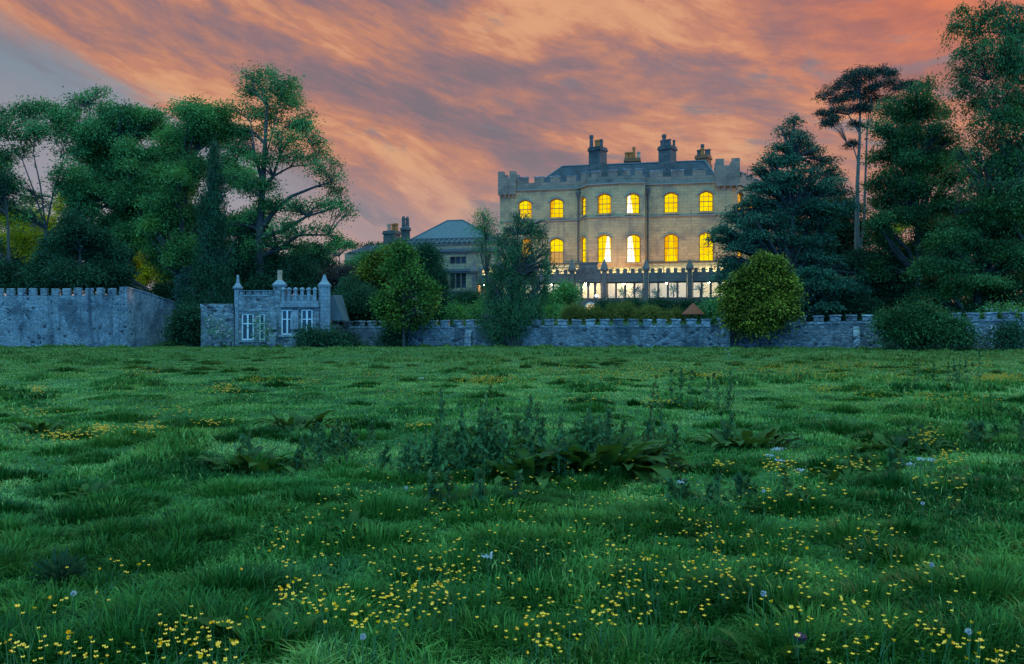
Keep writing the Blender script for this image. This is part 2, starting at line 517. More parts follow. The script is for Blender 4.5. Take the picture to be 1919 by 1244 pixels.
M['lit'] = mat('lamplit_pane', lambda T: glow(T, (1.0, 0.60, 0.0005), (1.0, 0.80, 0.001), 1.08, 1.4))
M['lit_deep'] = mat('amber_pane', lambda T: glow(T, (0.95, 0.38, 0.01), (1.0, 0.52, 0.02), 1.0))
M['curtain_lit'] = mat('lamplit_curtain', lambda T: glow(T, (1.0, 0.88, 0.62), (1.0, 0.95, 0.82), 1.6, 3.0))
M['drape'] = mat('amber_drape', lambda T: glow(T, (1.0, 0.42, 0.001), (1.0, 0.58, 0.002), 0.92, 5.0))
M['door_lit'] = mat('lamplit_door_glass', lambda T: glow(T, (1.0, 0.66, 0.28), (1.0, 0.84, 0.55), 1.0, 2.0))
M['blind'] = mat('lowered_blind', lambda T: glow(T, (0.62, 0.33, 0.09), (0.70, 0.40, 0.12), 0.9))
M['bulb'] = mat('lamp_globe', lambda T: T.n('ShaderNodeEmission', {'Color': (1.0, 0.86, 0.55, 1), 'Strength': 9.0}).outputs[0])
M['flood'] = mat('flood_lens', lambda T: T.n('ShaderNodeEmission', {'Color': (0.92, 0.97, 1.0, 1), 'Strength': 40.0}).outputs[0])


def clear_glass(T):
    a = T.n('ShaderNodeBsdfTransparent', {'Color': (0.93, 0.95, 0.93, 1)}).outputs[0]
    b = T.n('ShaderNodeBsdfGlossy', {'Color': (0.8, 0.85, 0.9, 1), 'Roughness': 0.05}).outputs[0]
    return T.n('ShaderNodeMixShader', {0: 0.05, 1: a, 2: b}).outputs[0]


def roof_glass(T):
    a = T.n('ShaderNodeBsdfTransparent', {'Color': (0.80, 0.80, 0.74, 1)}).outputs[0]
    b = T.n('ShaderNodeBsdfTranslucent', {'Color': (0.9, 0.86, 0.70, 1)}).outputs[0]
    return T.n('ShaderNodeMixShader', {0: 0.72, 1: a, 2: b}).outputs[0]


M['glass'] = mat('clear_glass', clear_glass)
M['roof_glass'] = mat('frosted_roof_glass', roof_glass)


def leafmat(name, c1, c2, trans=0.3, warm=None, rough=0.6):
    def fn(T):
        a = T.n('ShaderNodeAttribute', attribute_name='tint').outputs['Fac']
        c = T.mix(a, c1, c2)
        if warm:
            nz = T.noise(pos(T), 0.5, 3, 0.6)
            c = T.mix(T.m('MULTIPLY', T.sm(nz, 0.5, 0.7), 0.7), c, warm)
        d = T.n('ShaderNodeBsdfPrincipled', {'Base Color': c, 'Roughness': rough, 'Specular IOR Level': 0.08}).outputs[0]
        tr = T.n('ShaderNodeBsdfTranslucent', {'Color': T.mix(0.5, c, (0.10, 0.17, 0.015))}).outputs[0]
        return T.n('ShaderNodeMixShader', {0: trans, 1: d, 2: tr}).outputs[0]
    return mat(name, fn)


M['leaf'] = leafmat('sycamore_leaves', (0.020, 0.085, 0.030), (0.15, 0.34, 0.095), 0.3, (0.12, 0.26, 0.045))
M['leaf_light'] = leafmat('light_green_leaves', (0.030, 0.105, 0.030), (0.18, 0.36, 0.09), 0.35, (0.18, 0.29, 0.035))
M['leaf_lime'] = leafmat('yellow_green_maple_leaves', (0.022, 0.066, 0.012), (0.13, 0.225, 0.035), 0.32, (0.17, 0.21, 0.025))
M['birch_leaf'] = leafmat('birch_leaves', (0.022, 0.075, 0.030), (0.11, 0.23, 0.08), 0.3)
M['laurel'] = leafmat('laurel_leaves', (0.010, 0.042, 0.013), (0.060, 0.150, 0.040), 0.15)
M['leaf_mid'] = leafmat('mid_green_leaves', (0.012, 0.046, 0.018), (0.085, 0.190, 0.055), 0.25, (0.09, 0.16, 0.02))  # a darker green than the sycamore leaves
M['leaf_dark'] = leafmat('dark_leaves', (0.010, 0.036, 0.017), (0.042, 0.110, 0.046), 0.15)
M['leaf_glow'] = leafmat('glow_tinted_leaves', (0.22, 0.18, 0.006), (0.75, 0.55, 0.012), 0.5)  # warm light falling on these leaves is put into their yellow colour
M['needle'] = leafmat('needles', (0.016, 0.060, 0.034), (0.075, 0.175, 0.085), 0.1)
M['needle_light'] = leafmat('spruce_needles', (0.030, 0.085, 0.055), (0.075, 0.16, 0.10), 0.12)
M['pine_needle'] = leafmat('pine_needles', (0.012, 0.034, 0.024), (0.040, 0.075, 0.05), 0.1)
M['gold'] = leafmat('golden_conifer_sprays', (0.014, 0.030, 0.004), (0.31, 0.275, 0.024), 0.15)
M['copper'] = leafmat('copper_leaves', (0.040, 0.022, 0.030), (0.16, 0.075, 0.06), 0.2)
M['ornam'] = leafmat('feathery_border_leaves', (0.09, 0.10, 0.018), (0.28, 0.22, 0.045), 0.25)
M['dock'] = leafmat('dock_leaves', (0.006, 0.026, 0.005), (0.045, 0.090, 0.012), 0.22, rough=0.6)
M['petal'] = leafmat('white_petals', (0.40, 0.40, 0.40), (0.62, 0.62, 0.60), 0.3)
M['roses'] = leafmat('pink_petals', (0.55, 0.35, 0.33), (0.80, 0.60, 0.55), 0.3)
M['yellow'] = mat('buttercup_petal', lambda T: pbsdf(T, T.mix(T.noise(pos(T), 2.0, 3), (0.95, 0.36, 0.002), (0.95, 0.46, 0.003)), 0.35, spec=0.5))
M['stem'] = mat('green_stem', lambda T: pbsdf(T, (0.035, 0.11, 0.03), 0.6))
M['purple'] = mat('thistle_purple', lambda T: pbsdf(T, (0.075, 0.018, 0.040), 0.9))


def grassmat(T):
    a = T.n('ShaderNodeAttribute', attribute_name='tint').outputs['Fac']
    p = pos(T)
    c = T.ramp(a, [(0.0, (0.008, 0.050, 0.007)), (0.35, (0.034, 0.134, 0.019)), (0.7, (0.098, 0.236, 0.037)), (1.0, (0.23, 0.345, 0.085))])
    nz = T.noise(p, 0.22, 4, 0.6)
    c = T.mix(T.m('MULTIPLY', T.sm(nz, 0.46, 0.62), 0.50), c, T.mix(a, (0.020, 0.075, 0.008), (0.17, 0.27, 0.030)))
    yy = T.n('ShaderNodeSeparateXYZ', {0: p}).outputs[1]        # flowering seed-head sward in the far half of the field
    c = T.mix(T.m('MULTIPLY', T.sm(T.m('ADD', yy, T.m('MULTIPLY', nz, 16.0)), 22.0, 52.0), 0.60), c, (0.110, 0.130, 0.026))
    d = T.n('ShaderNodeBsdfPrincipled', {'Base Color': c, 'Roughness': 0.55, 'Specular IOR Level': 0.10}).outputs[0]
    tr = T.n('ShaderNodeBsdfTranslucent', {'Color': c}).outputs[0]
    return T.n('ShaderNodeMixShader', {0: 0.3, 1: d, 2: tr}).outputs[0]


M['grass'] = mat('meadow_grass', grassmat)


def groundmat(T):
    p = pos(T)
    n1 = T.noise(p, 0.7, 6, 0.65)
    n2 = T.noise(p, 7.0, 5, 0.7)
    c = T.mix(n1, (0.010, 0.050, 0.010), (0.028, 0.100, 0.018))
    c = T.mix(T.m('MULTIPLY', n2, 0.5), c, (0.022, 0.070, 0.018))
    return pbsdf(T, c, 0.95, n2, 0.8, 0.1)


M['ground'] = mat('meadow_turf', groundmat)

# ------------------------------------------------------------------ ground sheet
ys = np.concatenate([np.arange(-6, 20, 0.22), np.arange(20, 70, 0.5), np.arange(70, 120, 2.0), np.array([120, 150, 200, 300, 500, 900, 1800, 3500])])
xs = np.concatenate([-np.array([3500, 1500, 700, 300, 150]), np.arange(-100, -20, 2.0), np.arange(-20, 20, 0.28), np.arange(20, 101, 2.0), np.array([150, 300, 700, 1500, 3500])])
gx, gy = np.meshgrid(xs, ys)
gz = hgt(gx, gy)
nx, ny = len(xs), len(ys)
ii = np.arange(ny - 1)[:, None] * nx + np.arange(nx - 1)[None, :]
quads = np.stack([ii, ii + 1, ii + nx + 1, ii + nx], -1).reshape(-1, 4)
ground = fast_mesh('ground', np.stack([gx, gy, gz], -1).reshape(-1, 3), [quads], M['ground'], smooth=True)
tag(ground, kind='structure')

# ------------------------------------------------------------------ windows
def arch(u0, u1, z0, zs, rise, n=9):
    pts = [(u0, z0), (u1, z0), (u1, zs)]
    w = (u1 - u0) / 2
    if rise > 1e-4:
        r_ = (w * w + rise * rise) / (2 * rise)
        cz = zs + rise - r_
        a0 = math.atan2(zs - cz, w)
        for i in range(1, n):
            a = a0 + (math.pi - 2 * a0) * i / n
            pts.append(((u0 + u1) / 2 + r_ * math.cos(a), cz + r_ * math.sin(a)))
    pts.append((u0, zs))
    return pts


def shrink(u0, u1, z0, zs, rise, k):
    return arch(u0 + k, u1 - k, z0 + k, zs, max(rise - k, 1e-3) if rise > 1e-4 else 0) if rise > 1e-4 else arch(u0 + k, u1 - k, z0 + k, zs - k, 0)


def window(fr, v, u0, u1, z0, zs, rise, parent, pane, cols=3, rows=4, frame=None, back=0.24, fw=0.09, name='window', curtain=None, blind=False, drapes=None):
    frame = frame or M['white']
    g = G()
    g.ring(fr, v - back - 0.06, v - back, arch(u0 + .004, u1 - .004, z0 + .004, zs, rise), shrink(u0, u1, z0, zs, rise, fw))
    ztop = zs + rise
    for c in range(1, cols):
        uu = u0 + (u1 - u0) * c / cols
        zt = zs + (rise - fw) * (1 - ((uu - (u0 + u1) / 2) / ((u1 - u0) / 2)) ** 2) if rise > 1e-4 else zs - fw
        g.box(fr, uu - .022, uu + .022, v - back - .05, v - back - .01, z0 + fw, zt)
    for r_ in range(1, rows):
        zz = z0 + (ztop - z0) * r_ / rows
        h_ = 0.04 if r_ == rows // 2 else 0.02
        g.box(fr, u0 + fw, u1 - fw, v - back - .054, v - back - .014, zz - h_, zz + h_)
    w = g.build(name, frame, parent)
    gp = G()
    loop = shrink(u0, u1, z0, zs, rise, fw * 0.6)
    gp.poly([fr.p(a, v - back - .075, b) for a, b in loop], [tuple(range(len(loop)))])
    gp.build('pane', pane, w)
    for cset, cmat in ((curtain, 'curtain_lit'), (drapes, 'drape')):
      if cset:
        for (ua, ub, uc, ud) in cset:          # fractions: top from-to, bottom from-to
            U = lambda f_: u0 + fw + (u1 - u0 - 2 * fw) * f_
            gc = G()
            n = 7
            top, bot = [], []
            for i in range(n):
                dv = -0.066 + 0.008 * (i % 2)
                top.append(fr.p(U(ua + (ub - ua) * i / (n - 1)), v - back + dv, zs + rise * 0.55))
                bot.append(fr.p(U(uc + (ud - uc) * i / (n - 1)), v - back + dv, z0 + fw))
            gc.poly(top + bot, [(i, i + 1, n + i + 1, n + i) for i in range(n - 1)])
            gc.build('curtain', M[cmat], w)
    if blind:
        gb = G()
        gb.box(fr, u0 + fw, u1 - fw, v - back - .072, v - back - .06, z0 + fw, z0 + (ztop - z0) * 0.52)
        gb.build('blind', M['blind'], w)
    return w


def merlon_run(fr, v0, v1, u0, u1, zb, zt, n, parent, m1, m2, wfrac=0.58, cap=0.10, over=0.06):
    """n separate merlons with coping slabs between u0 and u1; each its own child."""
    st = (u1 - u0) / n
    for i in range(n):
        a = u0 + st * (i + 0.5 - wfrac / 2)
        b = u0 + st * (i + 0.5 + wfrac / 2)
        jit = random.uniform(-.03, .03)
        g = G()
        g.box(fr, a, b, v0, v1, zb, zt - cap + jit)
        o = g.build('merlon', m1, parent)
        g = G()
        g.box(fr, a - over, b + over, v0 - over, v1 + over, zt - cap + jit, zt + jit)
        g.build('coping', m2, o)


random.seed(7)
# ------------------------------------------------------------------ the mansion
HF = Fr((-1.43, 95.0), (24.72, 89.9))              # main front, left corner to right corner
ZG, ZC = 1.6, 18.28                                # foot, cornice
house = thing('mansion', HF.p(13, -6, 2.4), 'large sandstone mansion with battlements, slate roof and rows of lit yellow arched windows', 'mansion')
X1 = lambda zx: 900 + zx / 3.189
Y1 = lambda zy: 230 + zy / 3.189


def wspec(fr, v, zx0, zx1, zy0, zy1, rise_f=0.27):
    px0, px1 = X1(zx0), X1(zx1)
    u0, u1 = fr.u(px0, v), fr.u(px1, v)
    pm = (px0 + px1) / 2
    zt, zb = fr.z(pm, Y1(zy0), v), fr.z(pm, Y1(zy1), v)
    rise = (u1 - u0) * rise_f
    return u0, u1, zb, zt - rise, rise


VR = 0.9                                            # the right front stands forward a little
bayA0 = (HF.u(1086, 0), 0.0)
bayA1 = (HF.u(1102.5, 2.0), 2.0)
bayM = (HF.u(1163, 2.45), 2.45)
bayC1 = (HF.u(1208.5, 2.1), 2.1)


def sub(a, b):
    pa, pb = HF.p(a[0], a[1], 0), HF.p(b[0], b[1], 0)
    return Fr(pa[:2], pb[:2])


frL = HF
frA, frB, frC = sub(bayA0, bayA1), sub(bayA1, bayM), sub(bayM, bayC1)
uR0, uR1 = HF.u(1209.5, VR), HF.u(1372, VR)
frR = sub((uR0, VR), (uR1, VR))
# canted end beyond the right corner
phi = R(54)
pR = HF.p(uR1, VR, 0)
frE = Fr(pR[:2], (pR[0] + 12 * math.cos(phi), pR[1] + 12 * math.sin(phi)))
ret = sub(bayC1, (bayC1[0] + 0.03, VR))

# (frame, u range, upper windows, lower windows) in enlarged-photo units
faces = [
    (frL, 0.0, bayA0[0], [(228, 308, 462, 570), (415, 497, 453, 567)], [(245, 310, 690, 850), (415, 497, 690, 852)]),
    (frA, 0.0, frA.L, [(600, 631, 443, 553)], [(598, 632, 680, 842)]),
    (frB, 0.0, frB.L, [(700, 782, 423, 543)], [(700, 783, 668, 836)]),
    (frC, 0.0, frC.L, [(873, 954, 422, 542)], [(875, 959, 666, 836)]),
    (frR, 0.0, frR.L, [(1098, 1183, 416, 537), (1308, 1393, 408, 529)], [(1098, 1185, 664, 831), (1308, 1395, 655, 826)]),
    (frE, 0.0, frE.L, [(1539, 1570, 414, 527), (1611, 1640, 430, 545), (1680, 1706, 455, 560)], [(1540, 1570, 690, 830), (1610, 1638, 690, 830)]),
]
k_face = 0
for fr, a, b, ups, lows in faces:
    g = G()
    holes, specs = [], []
    for lv, row in ((1, ups), (0, lows)):
        for w_ in row:
            s_ = wspec(fr, 0, *w_, rise_f=(0.27 if fr not in (frA, frE) else 0.22))
            specs.append((lv, s_))
            holes.append(arch(*s_))
    g.panel(fr, 0, [(a, ZG), (b, ZG), (b, ZC), (a, ZC)], holes, 0.34)
    wallo = g.build('wall', M['facade'], house)
    for i, (lv, s_) in enumerate(specs):
        cur = None
        bl = False
        if fr is frB and lv == 0:
            cur = [(0.66, 0.86, 0.45, 1.0)]
        if fr is frC and lv == 0:
            cur = [(0.06, 0.38, 0.0, 0.62)]
        if fr is frC and lv == 1:
            cur = [(0.10, 0.30, 0.0, 0.50)]
        if fr is frL and lv == 0 and i == 3:
            bl = True
        pane = M['lit_deep'] if (fr is frE or (fr is frL and lv == 0 and i == 2)) else M['lit']
        narrow = fr in (frA,)
        window(fr, 0, *s_, house, pane, cols=2 if narrow else 3, rows=4 if lv == 0 else 4, frame=M['sash'], curtain=cur, blind=bl, drapes=None if (cur or bl or narrow) else random.choice([None, [(0, .30, 0, .14)], [(.72, 1, .88, 1)], [(0, .22, 0, .16), (.80, 1, .84, 1)], [(0, .42, 0, .12), (.60, 1, .90, 1)], [(0, .14, 0, .14), (.86, 1, .86, 1)]]))
        # hood mould over each window, standing proud
        u0, u1, z0, zs, rise = s_
        g = G()
        o_ = arch(u0 - .22, u1 + .22, zs - .30, zs, rise + .18)[2:]
        i_ = arch(u0 - .07, u1 + .07, zs - .30, zs, rise + .06)[2:]
        npt = len(o_)
        fr_pts = [fr.p(p_[0], .10, p_[1]) for p_ in o_] + [fr.p(p_[0], .10, p_[1]) for p_ in i_] + [fr.p(p_[0], 0, p_[1]) for p_ in o_] + [fr.p(p_[0], 0, p_[1]) for p_ in i_]
        fs = []
        for j in range(npt - 1):
            fs += [(j, j + 1, npt + j + 1, npt + j), (j, 2 * npt + j, 2 * npt + j + 1, j + 1), (npt + j, npt + j + 1, 3 * npt + j + 1, 3 * npt + j)]
        g.poly(fr_pts, fs)
        g.build('hood_mould', M['string'], house)
        g = G()
        g.box(fr, u0 - .12, u1 + .12, -.05, .12, z0 - .16, z0 - .003)
        g.build('sill', M['facade'], house)

gret = G()
gret.panel(ret, 0, [(0, ZG), (ret.L, ZG), (ret.L, ZC), (0, ZC)], [], 0.1)
# back and far sides close the block
lend = Fr(HF.p(0.0, -13.5, 0)[:2], HF.p(0, 0, 0)[:2])
gret.panel(lend, 0, [(0, ZG), (lend.L, ZG), (lend.L, ZC), (0, ZC)], [], 0.1)
pe = frE.p(12, 0, 0)
gret.panel(Fr(pe[:2], HF.p(0, -13.5, 0)[:2]), 0, [(0, ZG), (34, ZG), (34, ZC), (0, ZC)], [], 0.1)
gret.build('wall', M['facade'], house)

# string courses, cornice and battlements on every front
zS_up = HF.z(1140 - 100, Y1(566), 0)
zS_lo = frR.z(1290, Y1(690) - 1, 0)
z_cren, z_top = 19.05, 19.8
for fr, n_m in ((frL, 5), (frA, 1), (frB, 2), (frC, 2), (frR, 4), (frE, 5)):
    u0 = 0.0
    u1 = frL.u(1085.5) if fr is frL else fr.L
    zu = wspec(fr, 0, *dict((id(f[0]), f[3][0]) for f in faces)[id(fr)])[2] - 0.30
    gs = G()
    gs.box(fr, u0 + .01, u1 - .01, -.02, .13, zu - .14, zu)
    gs.build('string_course', M['string'], house)
    gp = G()
    gp.box(fr, u0 - .02, u1 + .02, -.45, .05, ZC + .02, z_cren)
    gp.build('parapet', M['parapet'], house)
    gc = G()
    gc.box(fr, u0 - .05, u1 + .05, -.10, .22, ZC - .14, ZC + .016)
    gc.build('cornice', M['string'], house)
    merlon_run(fr, -.42, .045, u0, u1, z_cren + .003, z_top, n_m, house, M['parapet'], M['coping'], 0.60, 0.12, 0.05)

# raised corner turrets on corbels
for (fr, pa, pb, zt, vv) in ((frL, 934.6, 967.5, 20.45, 0.0), (frR, 1341, 1386, 20.75, 0.0)):
    ua, ub = fr.u(pa), fr.u(pb)
    g = G()
    zb = ZC - 0.55
    g.box(fr, ua, ub, -2.4, .42, zb, zt - .75)
    tu = g.build('turret', M['parapet'], house)
    wdt = ub - ua
    for f0, f1 in ((0.0, 0.34), (0.66, 1.0)):
        for v0, v1 in ((-.25, .42), (-2.4, -1.75)):
            g = G()
            g.box(fr, ua + wdt * f0, ua + wdt * f1, v0, v1, zt - .747, zt)
            g.build('merlon', M['parapet'], tu)
    for k in range(4):
        g = G()
        uc = ua + wdt * (k + .5) / 4
        g.hexa([fr.p(uc - .12, .02, zb - .5), fr.p(uc + .12, .02, zb - .5), fr.p(uc + .12, .0, zb - .5), fr.p(uc - .12, .0, zb - .5),
                fr.p(uc - .12, .40, zb - .004), fr.p(uc + .12, .40, zb - .004), fr.p(uc + .12, .0, zb - .004), fr.p(uc - .12, .0, zb - .004)])
        g.build('corbel', M['string'], tu)

# drainpipes with hopper heads
for fr, px, v0 in ((frR, 1214.5, 0), (frL, 1083.5, 0)):
    uu = fr.u(px)
    g = G()
    g.tube([fr.p(uu, v0 + .12, 4.0), fr.p(uu, v0 + .12, ZC - 1.2)], [.07, .07], 8)
    dp = g.build('drainpipe', M['iron'], house)
    g = G()
    g.hexa([fr.p(uu - .12, .24, ZC - 1.2), fr.p(uu + .12, .24, ZC - 1.2), fr.p(uu + .12, .02, ZC - 1.2), fr.p(uu - .12, .02, ZC - 1.2),
            fr.p(uu - .30, .36, ZC - .5), fr.p(uu + .30, .36, ZC - .5), fr.p(uu + .30, .02, ZC - .5), fr.p(uu - .30, .02, ZC - .5)])
    g.build('hopper', M['iron'], dp)

# hipped slate roof behind the battlements
ue0, ue1 = HF.u(992, -1.2), HF.u(1352, -1.2)
ur0, ur1 = HF.u(1053, -7), HF.u(1321, -7)
zr = HF.z(1190, 306.5, -7)
e = [HF.p(ue0, -1.2, 18.5), HF.p(ue1, -1.2, 18.5), HF.p(ue1, -12.8, 18.5), HF.p(ue0, -12.8, 18.5)]
rd = [HF.p(ur0, -7, zr), HF.p(ur1, -7, zr)]
g = G()
g.poly(e + rd, [(0, 1, 5, 4), (1, 2, 5), (2, 3, 4, 5), (3, 0, 4)])
roof = g.build('roof', M['slate'], house)
g = G()
g.tube([rd[0], rd[1]], [.13, .13], 6)
for a_, b_ in ((e[0], rd[0]), (e[1], rd[1]), (e[2], rd[1]), (e[3], rd[0])):
    g.tube([a_, b_], [.10, .10], 6)
g.build('ridge_tile', M['pale_slate'], roof)


def chimney(parent, px0, px1, Y, z0, zc_, rot, potspec, m_, side=None, dep=1.0):
    """Stack with stepped base and cap; potspec: (fraction across, row, height, radius, material)."""
    c = PX((px0 + px1) / 2, 0, Y)
    w = (px1 - px0) * Y / F
    half = w / 2 / (math.cos(rot) + dep * math.sin(rot) + 1e-9)
    ca_, sa_ = math.cos(-rot), math.sin(-rot)
    a = (c.x - ca_ * half, Y - sa_ * half)
    b = (c.x + ca_ * half, Y + sa_ * half)
    fr = Fr(a, b)
    hd = half * dep
    L = fr.L
    g = G()
    g.box(fr, -.10, L + .10, -hd - .10, hd + .10, z0, z0 + (zc_ - z0) * .42)
    g.box(fr, 0, L, -hd, hd, z0 + (zc_ - z0) * .42 + .003, zc_ - .45)
    g.box(fr, -.12, L + .12, -hd - .12, hd + .12, zc_ - .447, zc_ - .22)
    g.box(fr, -.05, L + .05, -hd - .05, hd + .05, zc_ - .217, zc_)
    o = g.build('chimney', m_, parent)
    for (fu, fv, h_, r_, pm) in potspec:
        q = fr.p(L * fu, hd * fv, 0)
        g = G()
        g.frustum(q, r_ * 1.05, r_ * .85, zc_ + .003, zc_ + h_ * .8, 10)
        g.frustum(q, r_ * 1.12, r_ * 1.05, zc_ + h_ * .8 + .002, zc_ + h_, 10)
        g.build('chimney_pot', pm, o)
    return o


M['chim'] = mat('chimney_stone', lambda T: ashlar(T, 0.8, 0.6, 0.5, 0.26, (0.125, 0.105, 0.085), (0.085, 0.075, 0.065), (0.035, 0.033, 0.03), (0.035, 0.033, 0.03), 0.7))
M['chim_brick'] = mat('chimney_brick', lambda T: ashlar(T, 0.8, 0.6, 0.24, 0.09, (0.36, 0.105, 0.035), (0.26, 0.08, 0.03), (0.20, 0.10, 0.06), (0.12, 0.05, 0.03), 0.5))
zz = lambda py, Y: EYE - (py - CY) * Y / F
chimney(house, 1103, 1137.5, 96.5, zz(318, 96.5) - 2.2, zz(277, 96.5), R(38),
        [(.12, .6, 1.5, .24, M['pot_dark']), (.30, -.5, .9, .17, M['pot_dark']), (.5, .5, .85, .17, M['pot']), (.66, .5, .85, .17, M['pot']), (.82, .5, .85, .17, M['pot']), (.97, .5, .85, .17, M['pot_dark']), (.7, -.5, .85, .17, M['pot_dark'])], M['chim'], None)
chimney(house, 1170, 1200.5, 103, zz(330, 103), zz(297.5, 103), R(12),
        [(.12, 0, .85, .27, M['pot']), (.36, 0, .85, .27, M['pot']), (.60, 0, 1.5, .20, M['pot']), (.92, 0, .85, .24, M['buff_pot'])], M['chim_brick'], None, dep=.6)
chimney(house, 1233.5, 1268, 95.0, zz(313, 95) - 2.2, zz(275, 95), R(38),
        [(.30, .3, 1.45, .26, M['pot_dark']), (.12, .3, .8, .22, M['pot_dark']), (.55, .6, .75, .17, M['pot_dark']), (.7, .6, .75, .17, M['pot_dark']), (.85, .6, .75, .17, M['pot_dark']), (.95, -.4, .75, .17, M['pot_dark'])], M['chim'], None)
chimney(house, 1302.5, 1334, 100, zz(320, 100), zz(292, 100), R(30),
        [(.12, 0, .8, .25, M['pot_dark']), (.42, 0, 1.45, .22, M['pot_dark']), (.44, .2, .9, .26, M['pot']), (.75, 0, .75, .22, M['pot_dark']), (.95, 0, .75, .22, M['pot_dark'])], M['chim_brick'], None)

# ------------------------------------------------------------------ glazed orangery along the front
OV = 6.2                                            # how far it stands out
orang = thing('conservatory', HF.p(12, OV, 3.0), 'long stone conservatory with battlements, pinnacled piers and a lit glass roof', 'conservatory')
frO = HF.off(OV)
zo = lambda px, py: frO.z(px, py)
z_sill, z_lint, z_par, z_mer = zo(1250, 559), zo(1250, 527.5), zo(1250, 510.5), zo(1250, 505.5)
piers_px = [889, 938, 1002, 1072, 1132.7, 1211, 1292.6, 1372, 1440]
pu = [frO.u(p) for p in piers_px]
pw = 0.27
for i, uu in enumerate(pu):
    g = G()
    g.box(frO, uu - pw, uu + pw, -.30, .34, 2.0, z_sill)
    g.box(frO, uu - pw + .03, uu + pw - .03, -.27, .28, z_sill + .003, z_par + .25)
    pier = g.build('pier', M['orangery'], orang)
    g = G()
    g.box(frO, uu - .38, uu + .38, -.38, .38, z_par + .253, z_par + .42)
    c = frO.p(uu, 0, 0)
    g.frustum(c, .60, .07, z_par + .423, zo(piers_px[min(i, 7)], 485.5) if i < 8 else z_par + 2.0, 4, math.pi / 4 + math.atan2(frO.d.y, frO.d.x))
    g.build('pinnacle', M['orangery'], pier)
for i in range(len(pu) - 1):
    a, b = pu[i] + pw, pu[i + 1] - pw
    g = G()
    g.box(frO, a, b, -.20, .14, z_lint + .12, z_par)
    g.box(frO, a, b, -.24, .20, z_lint, z_lint + .117)
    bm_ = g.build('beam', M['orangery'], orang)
    n_m = max(3, int((b - a) / 0.72))
    st = (b - a) / n_m
    for k in range(n_m):
        ua = a + st * (k + .5)
        if i == 3 and abs(ua - (a + b) / 2) < 1.05:
            continue
        g = G()
        g.box(frO, ua - .19, ua + .19, -.17, .11, z_par + .003, z_mer + .18)
        g.build('merlon', M['orangery'], bm_)
    g = G()
    g.box(frO, a, b, -.16, .16, 2.0, z_sill - .06)
    g.box(frO, a, b, -.20, .22, z_sill - .057, z_sill)
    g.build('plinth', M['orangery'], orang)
    if i == 3:                                      # porch bay: tracery lancets, crest above, arched door light below
        w4 = (b - a) / 4
        g = G()
        holes = []
        zs_ = zo(1110, 536)
        for k in range(4):
            ua, ub = a + w4 * k + .12, a + w4 * (k + 1) - .12
            um, hw = (ua + ub) / 2, (ub - ua) / 2
            holes.append([(ua, z_sill + .1), (ub, z_sill + .1), (ub, zs_), (ub - hw * .30, zs_ + .12), (ub - hw * .22, zs_ + .30), (ub - hw * .55, zs_ + .45), (um, zs_ + .85),
                          (ua + hw * .55, zs_ + .45), (ua + hw * .22, zs_ + .30), (ua + hw * .30, zs_ + .12), (ua, zs_)])
        g.panel(frO, .05, [(a, z_sill), (b, z_sill), (b, z_lint), (a, z_lint)], holes, .16)
        g.build('tracery', M['orangery'], orang)
        g = G()
        um = (a + b) / 2
        g.box(frO, um - .98, um + .98, -.22, .18, z_par + .004, zo(1106, 494))
        g.box(frO, um - 1.10, um + 1.10, -.26, .24, zo(1106, 494) + .003, zo(1106, 494) + .16)
        cr = g.build('crest_panel', M['orangery'], orang)
        g = G()                                     # carved shield with mantling, in relief
        zc2 = z_par + .35
        sh = [(-.26, .34), (.26, .34), (.26, 0), (.16, -.22), (0, -.36), (-.16, -.22), (-.26, 0)]
        n_ = len(sh)
        g.poly([frO.p(um + p_[0], .182, zc2 + p_[1]) for p_ in sh] + [frO.p(um + .85 * p_[0], .25, zc2 + .85 * p_[1]) for p_ in sh],
               [(q, (q + 1) % n_, n_ + (q + 1) % n_, n_ + q) for q in range(n_)] + [tuple(range(n_, 2 * n_))])
        for sx in (-1, 1):
            g.tube([frO.p(um + sx * .30, .2, zc2 + .30), frO.p(um + sx * .52, .22, zc2 + .18), frO.p(um + sx * .44, .22, zc2 - .06), frO.p(um + sx * .66, .2, zc2 - .2), frO.p(um + sx * .80, .19, zc2 - .02)], [.05, .075, .06, .06, .02], 6)
        g.build('shield', M['orangery'], cr)
    else:
        n_l = 4
        zf0, zf1 = z_sill + .003, z_lint - .003
        bs = (b - a) / n_l
        for k in range(n_l):
            ua, ub = a + bs * k, a + bs * (k + 1)
            g = G()
            g.ring(frO, -.10, .0, arch(ua + .003, ub - .003, zf0, zf1, 0), arch(ua + .11, ub - .11, zf0 + .10, zf1 - .14, 0))
            wd = g.build('window', M['dark_wood'] if k % 2 else M['dark_wood'], orang)
            g = G()
            g.poly([frO.p(ua + .1, -.06, zf0 + .09), frO.p(ub - .1, -.06, zf0 + .09), frO.p(ub - .1, -.06, zf1 - .13), frO.p(ua + .1, -.06, zf1 - .13)], [(0, 1, 2, 3)])
            g.build('pane', M['glass'], wd)
# arched garden door under the tracery of the porch
ud0, ud1 = frO.u(1096, .2), frO.u(1117, .2)
zd0, zd1 = frO.z(1106, 592, .2), frO.z(1106, 575, .2)
g = G()
g.ring(frO, .165, .26, arch(ud0, ud1, zd0, zd1, .5), shrink(ud0, ud1, zd0, zd1, .5, .10))
g.box(frO, (ud0 + ud1) / 2 - .04, (ud0 + ud1) / 2 + .04, .19, .25, zd0 + .1, zd1 + .38)
dr = g.build('door', M['white'], orang)
g = G()
lp_ = shrink(ud0, ud1, zd0, zd1, .5, .06)
g.poly([frO.p(q[0], .18, q[1]) for q in lp_], [tuple(range(len(lp_)))])
g.build('pane', M['door_lit'], dr)
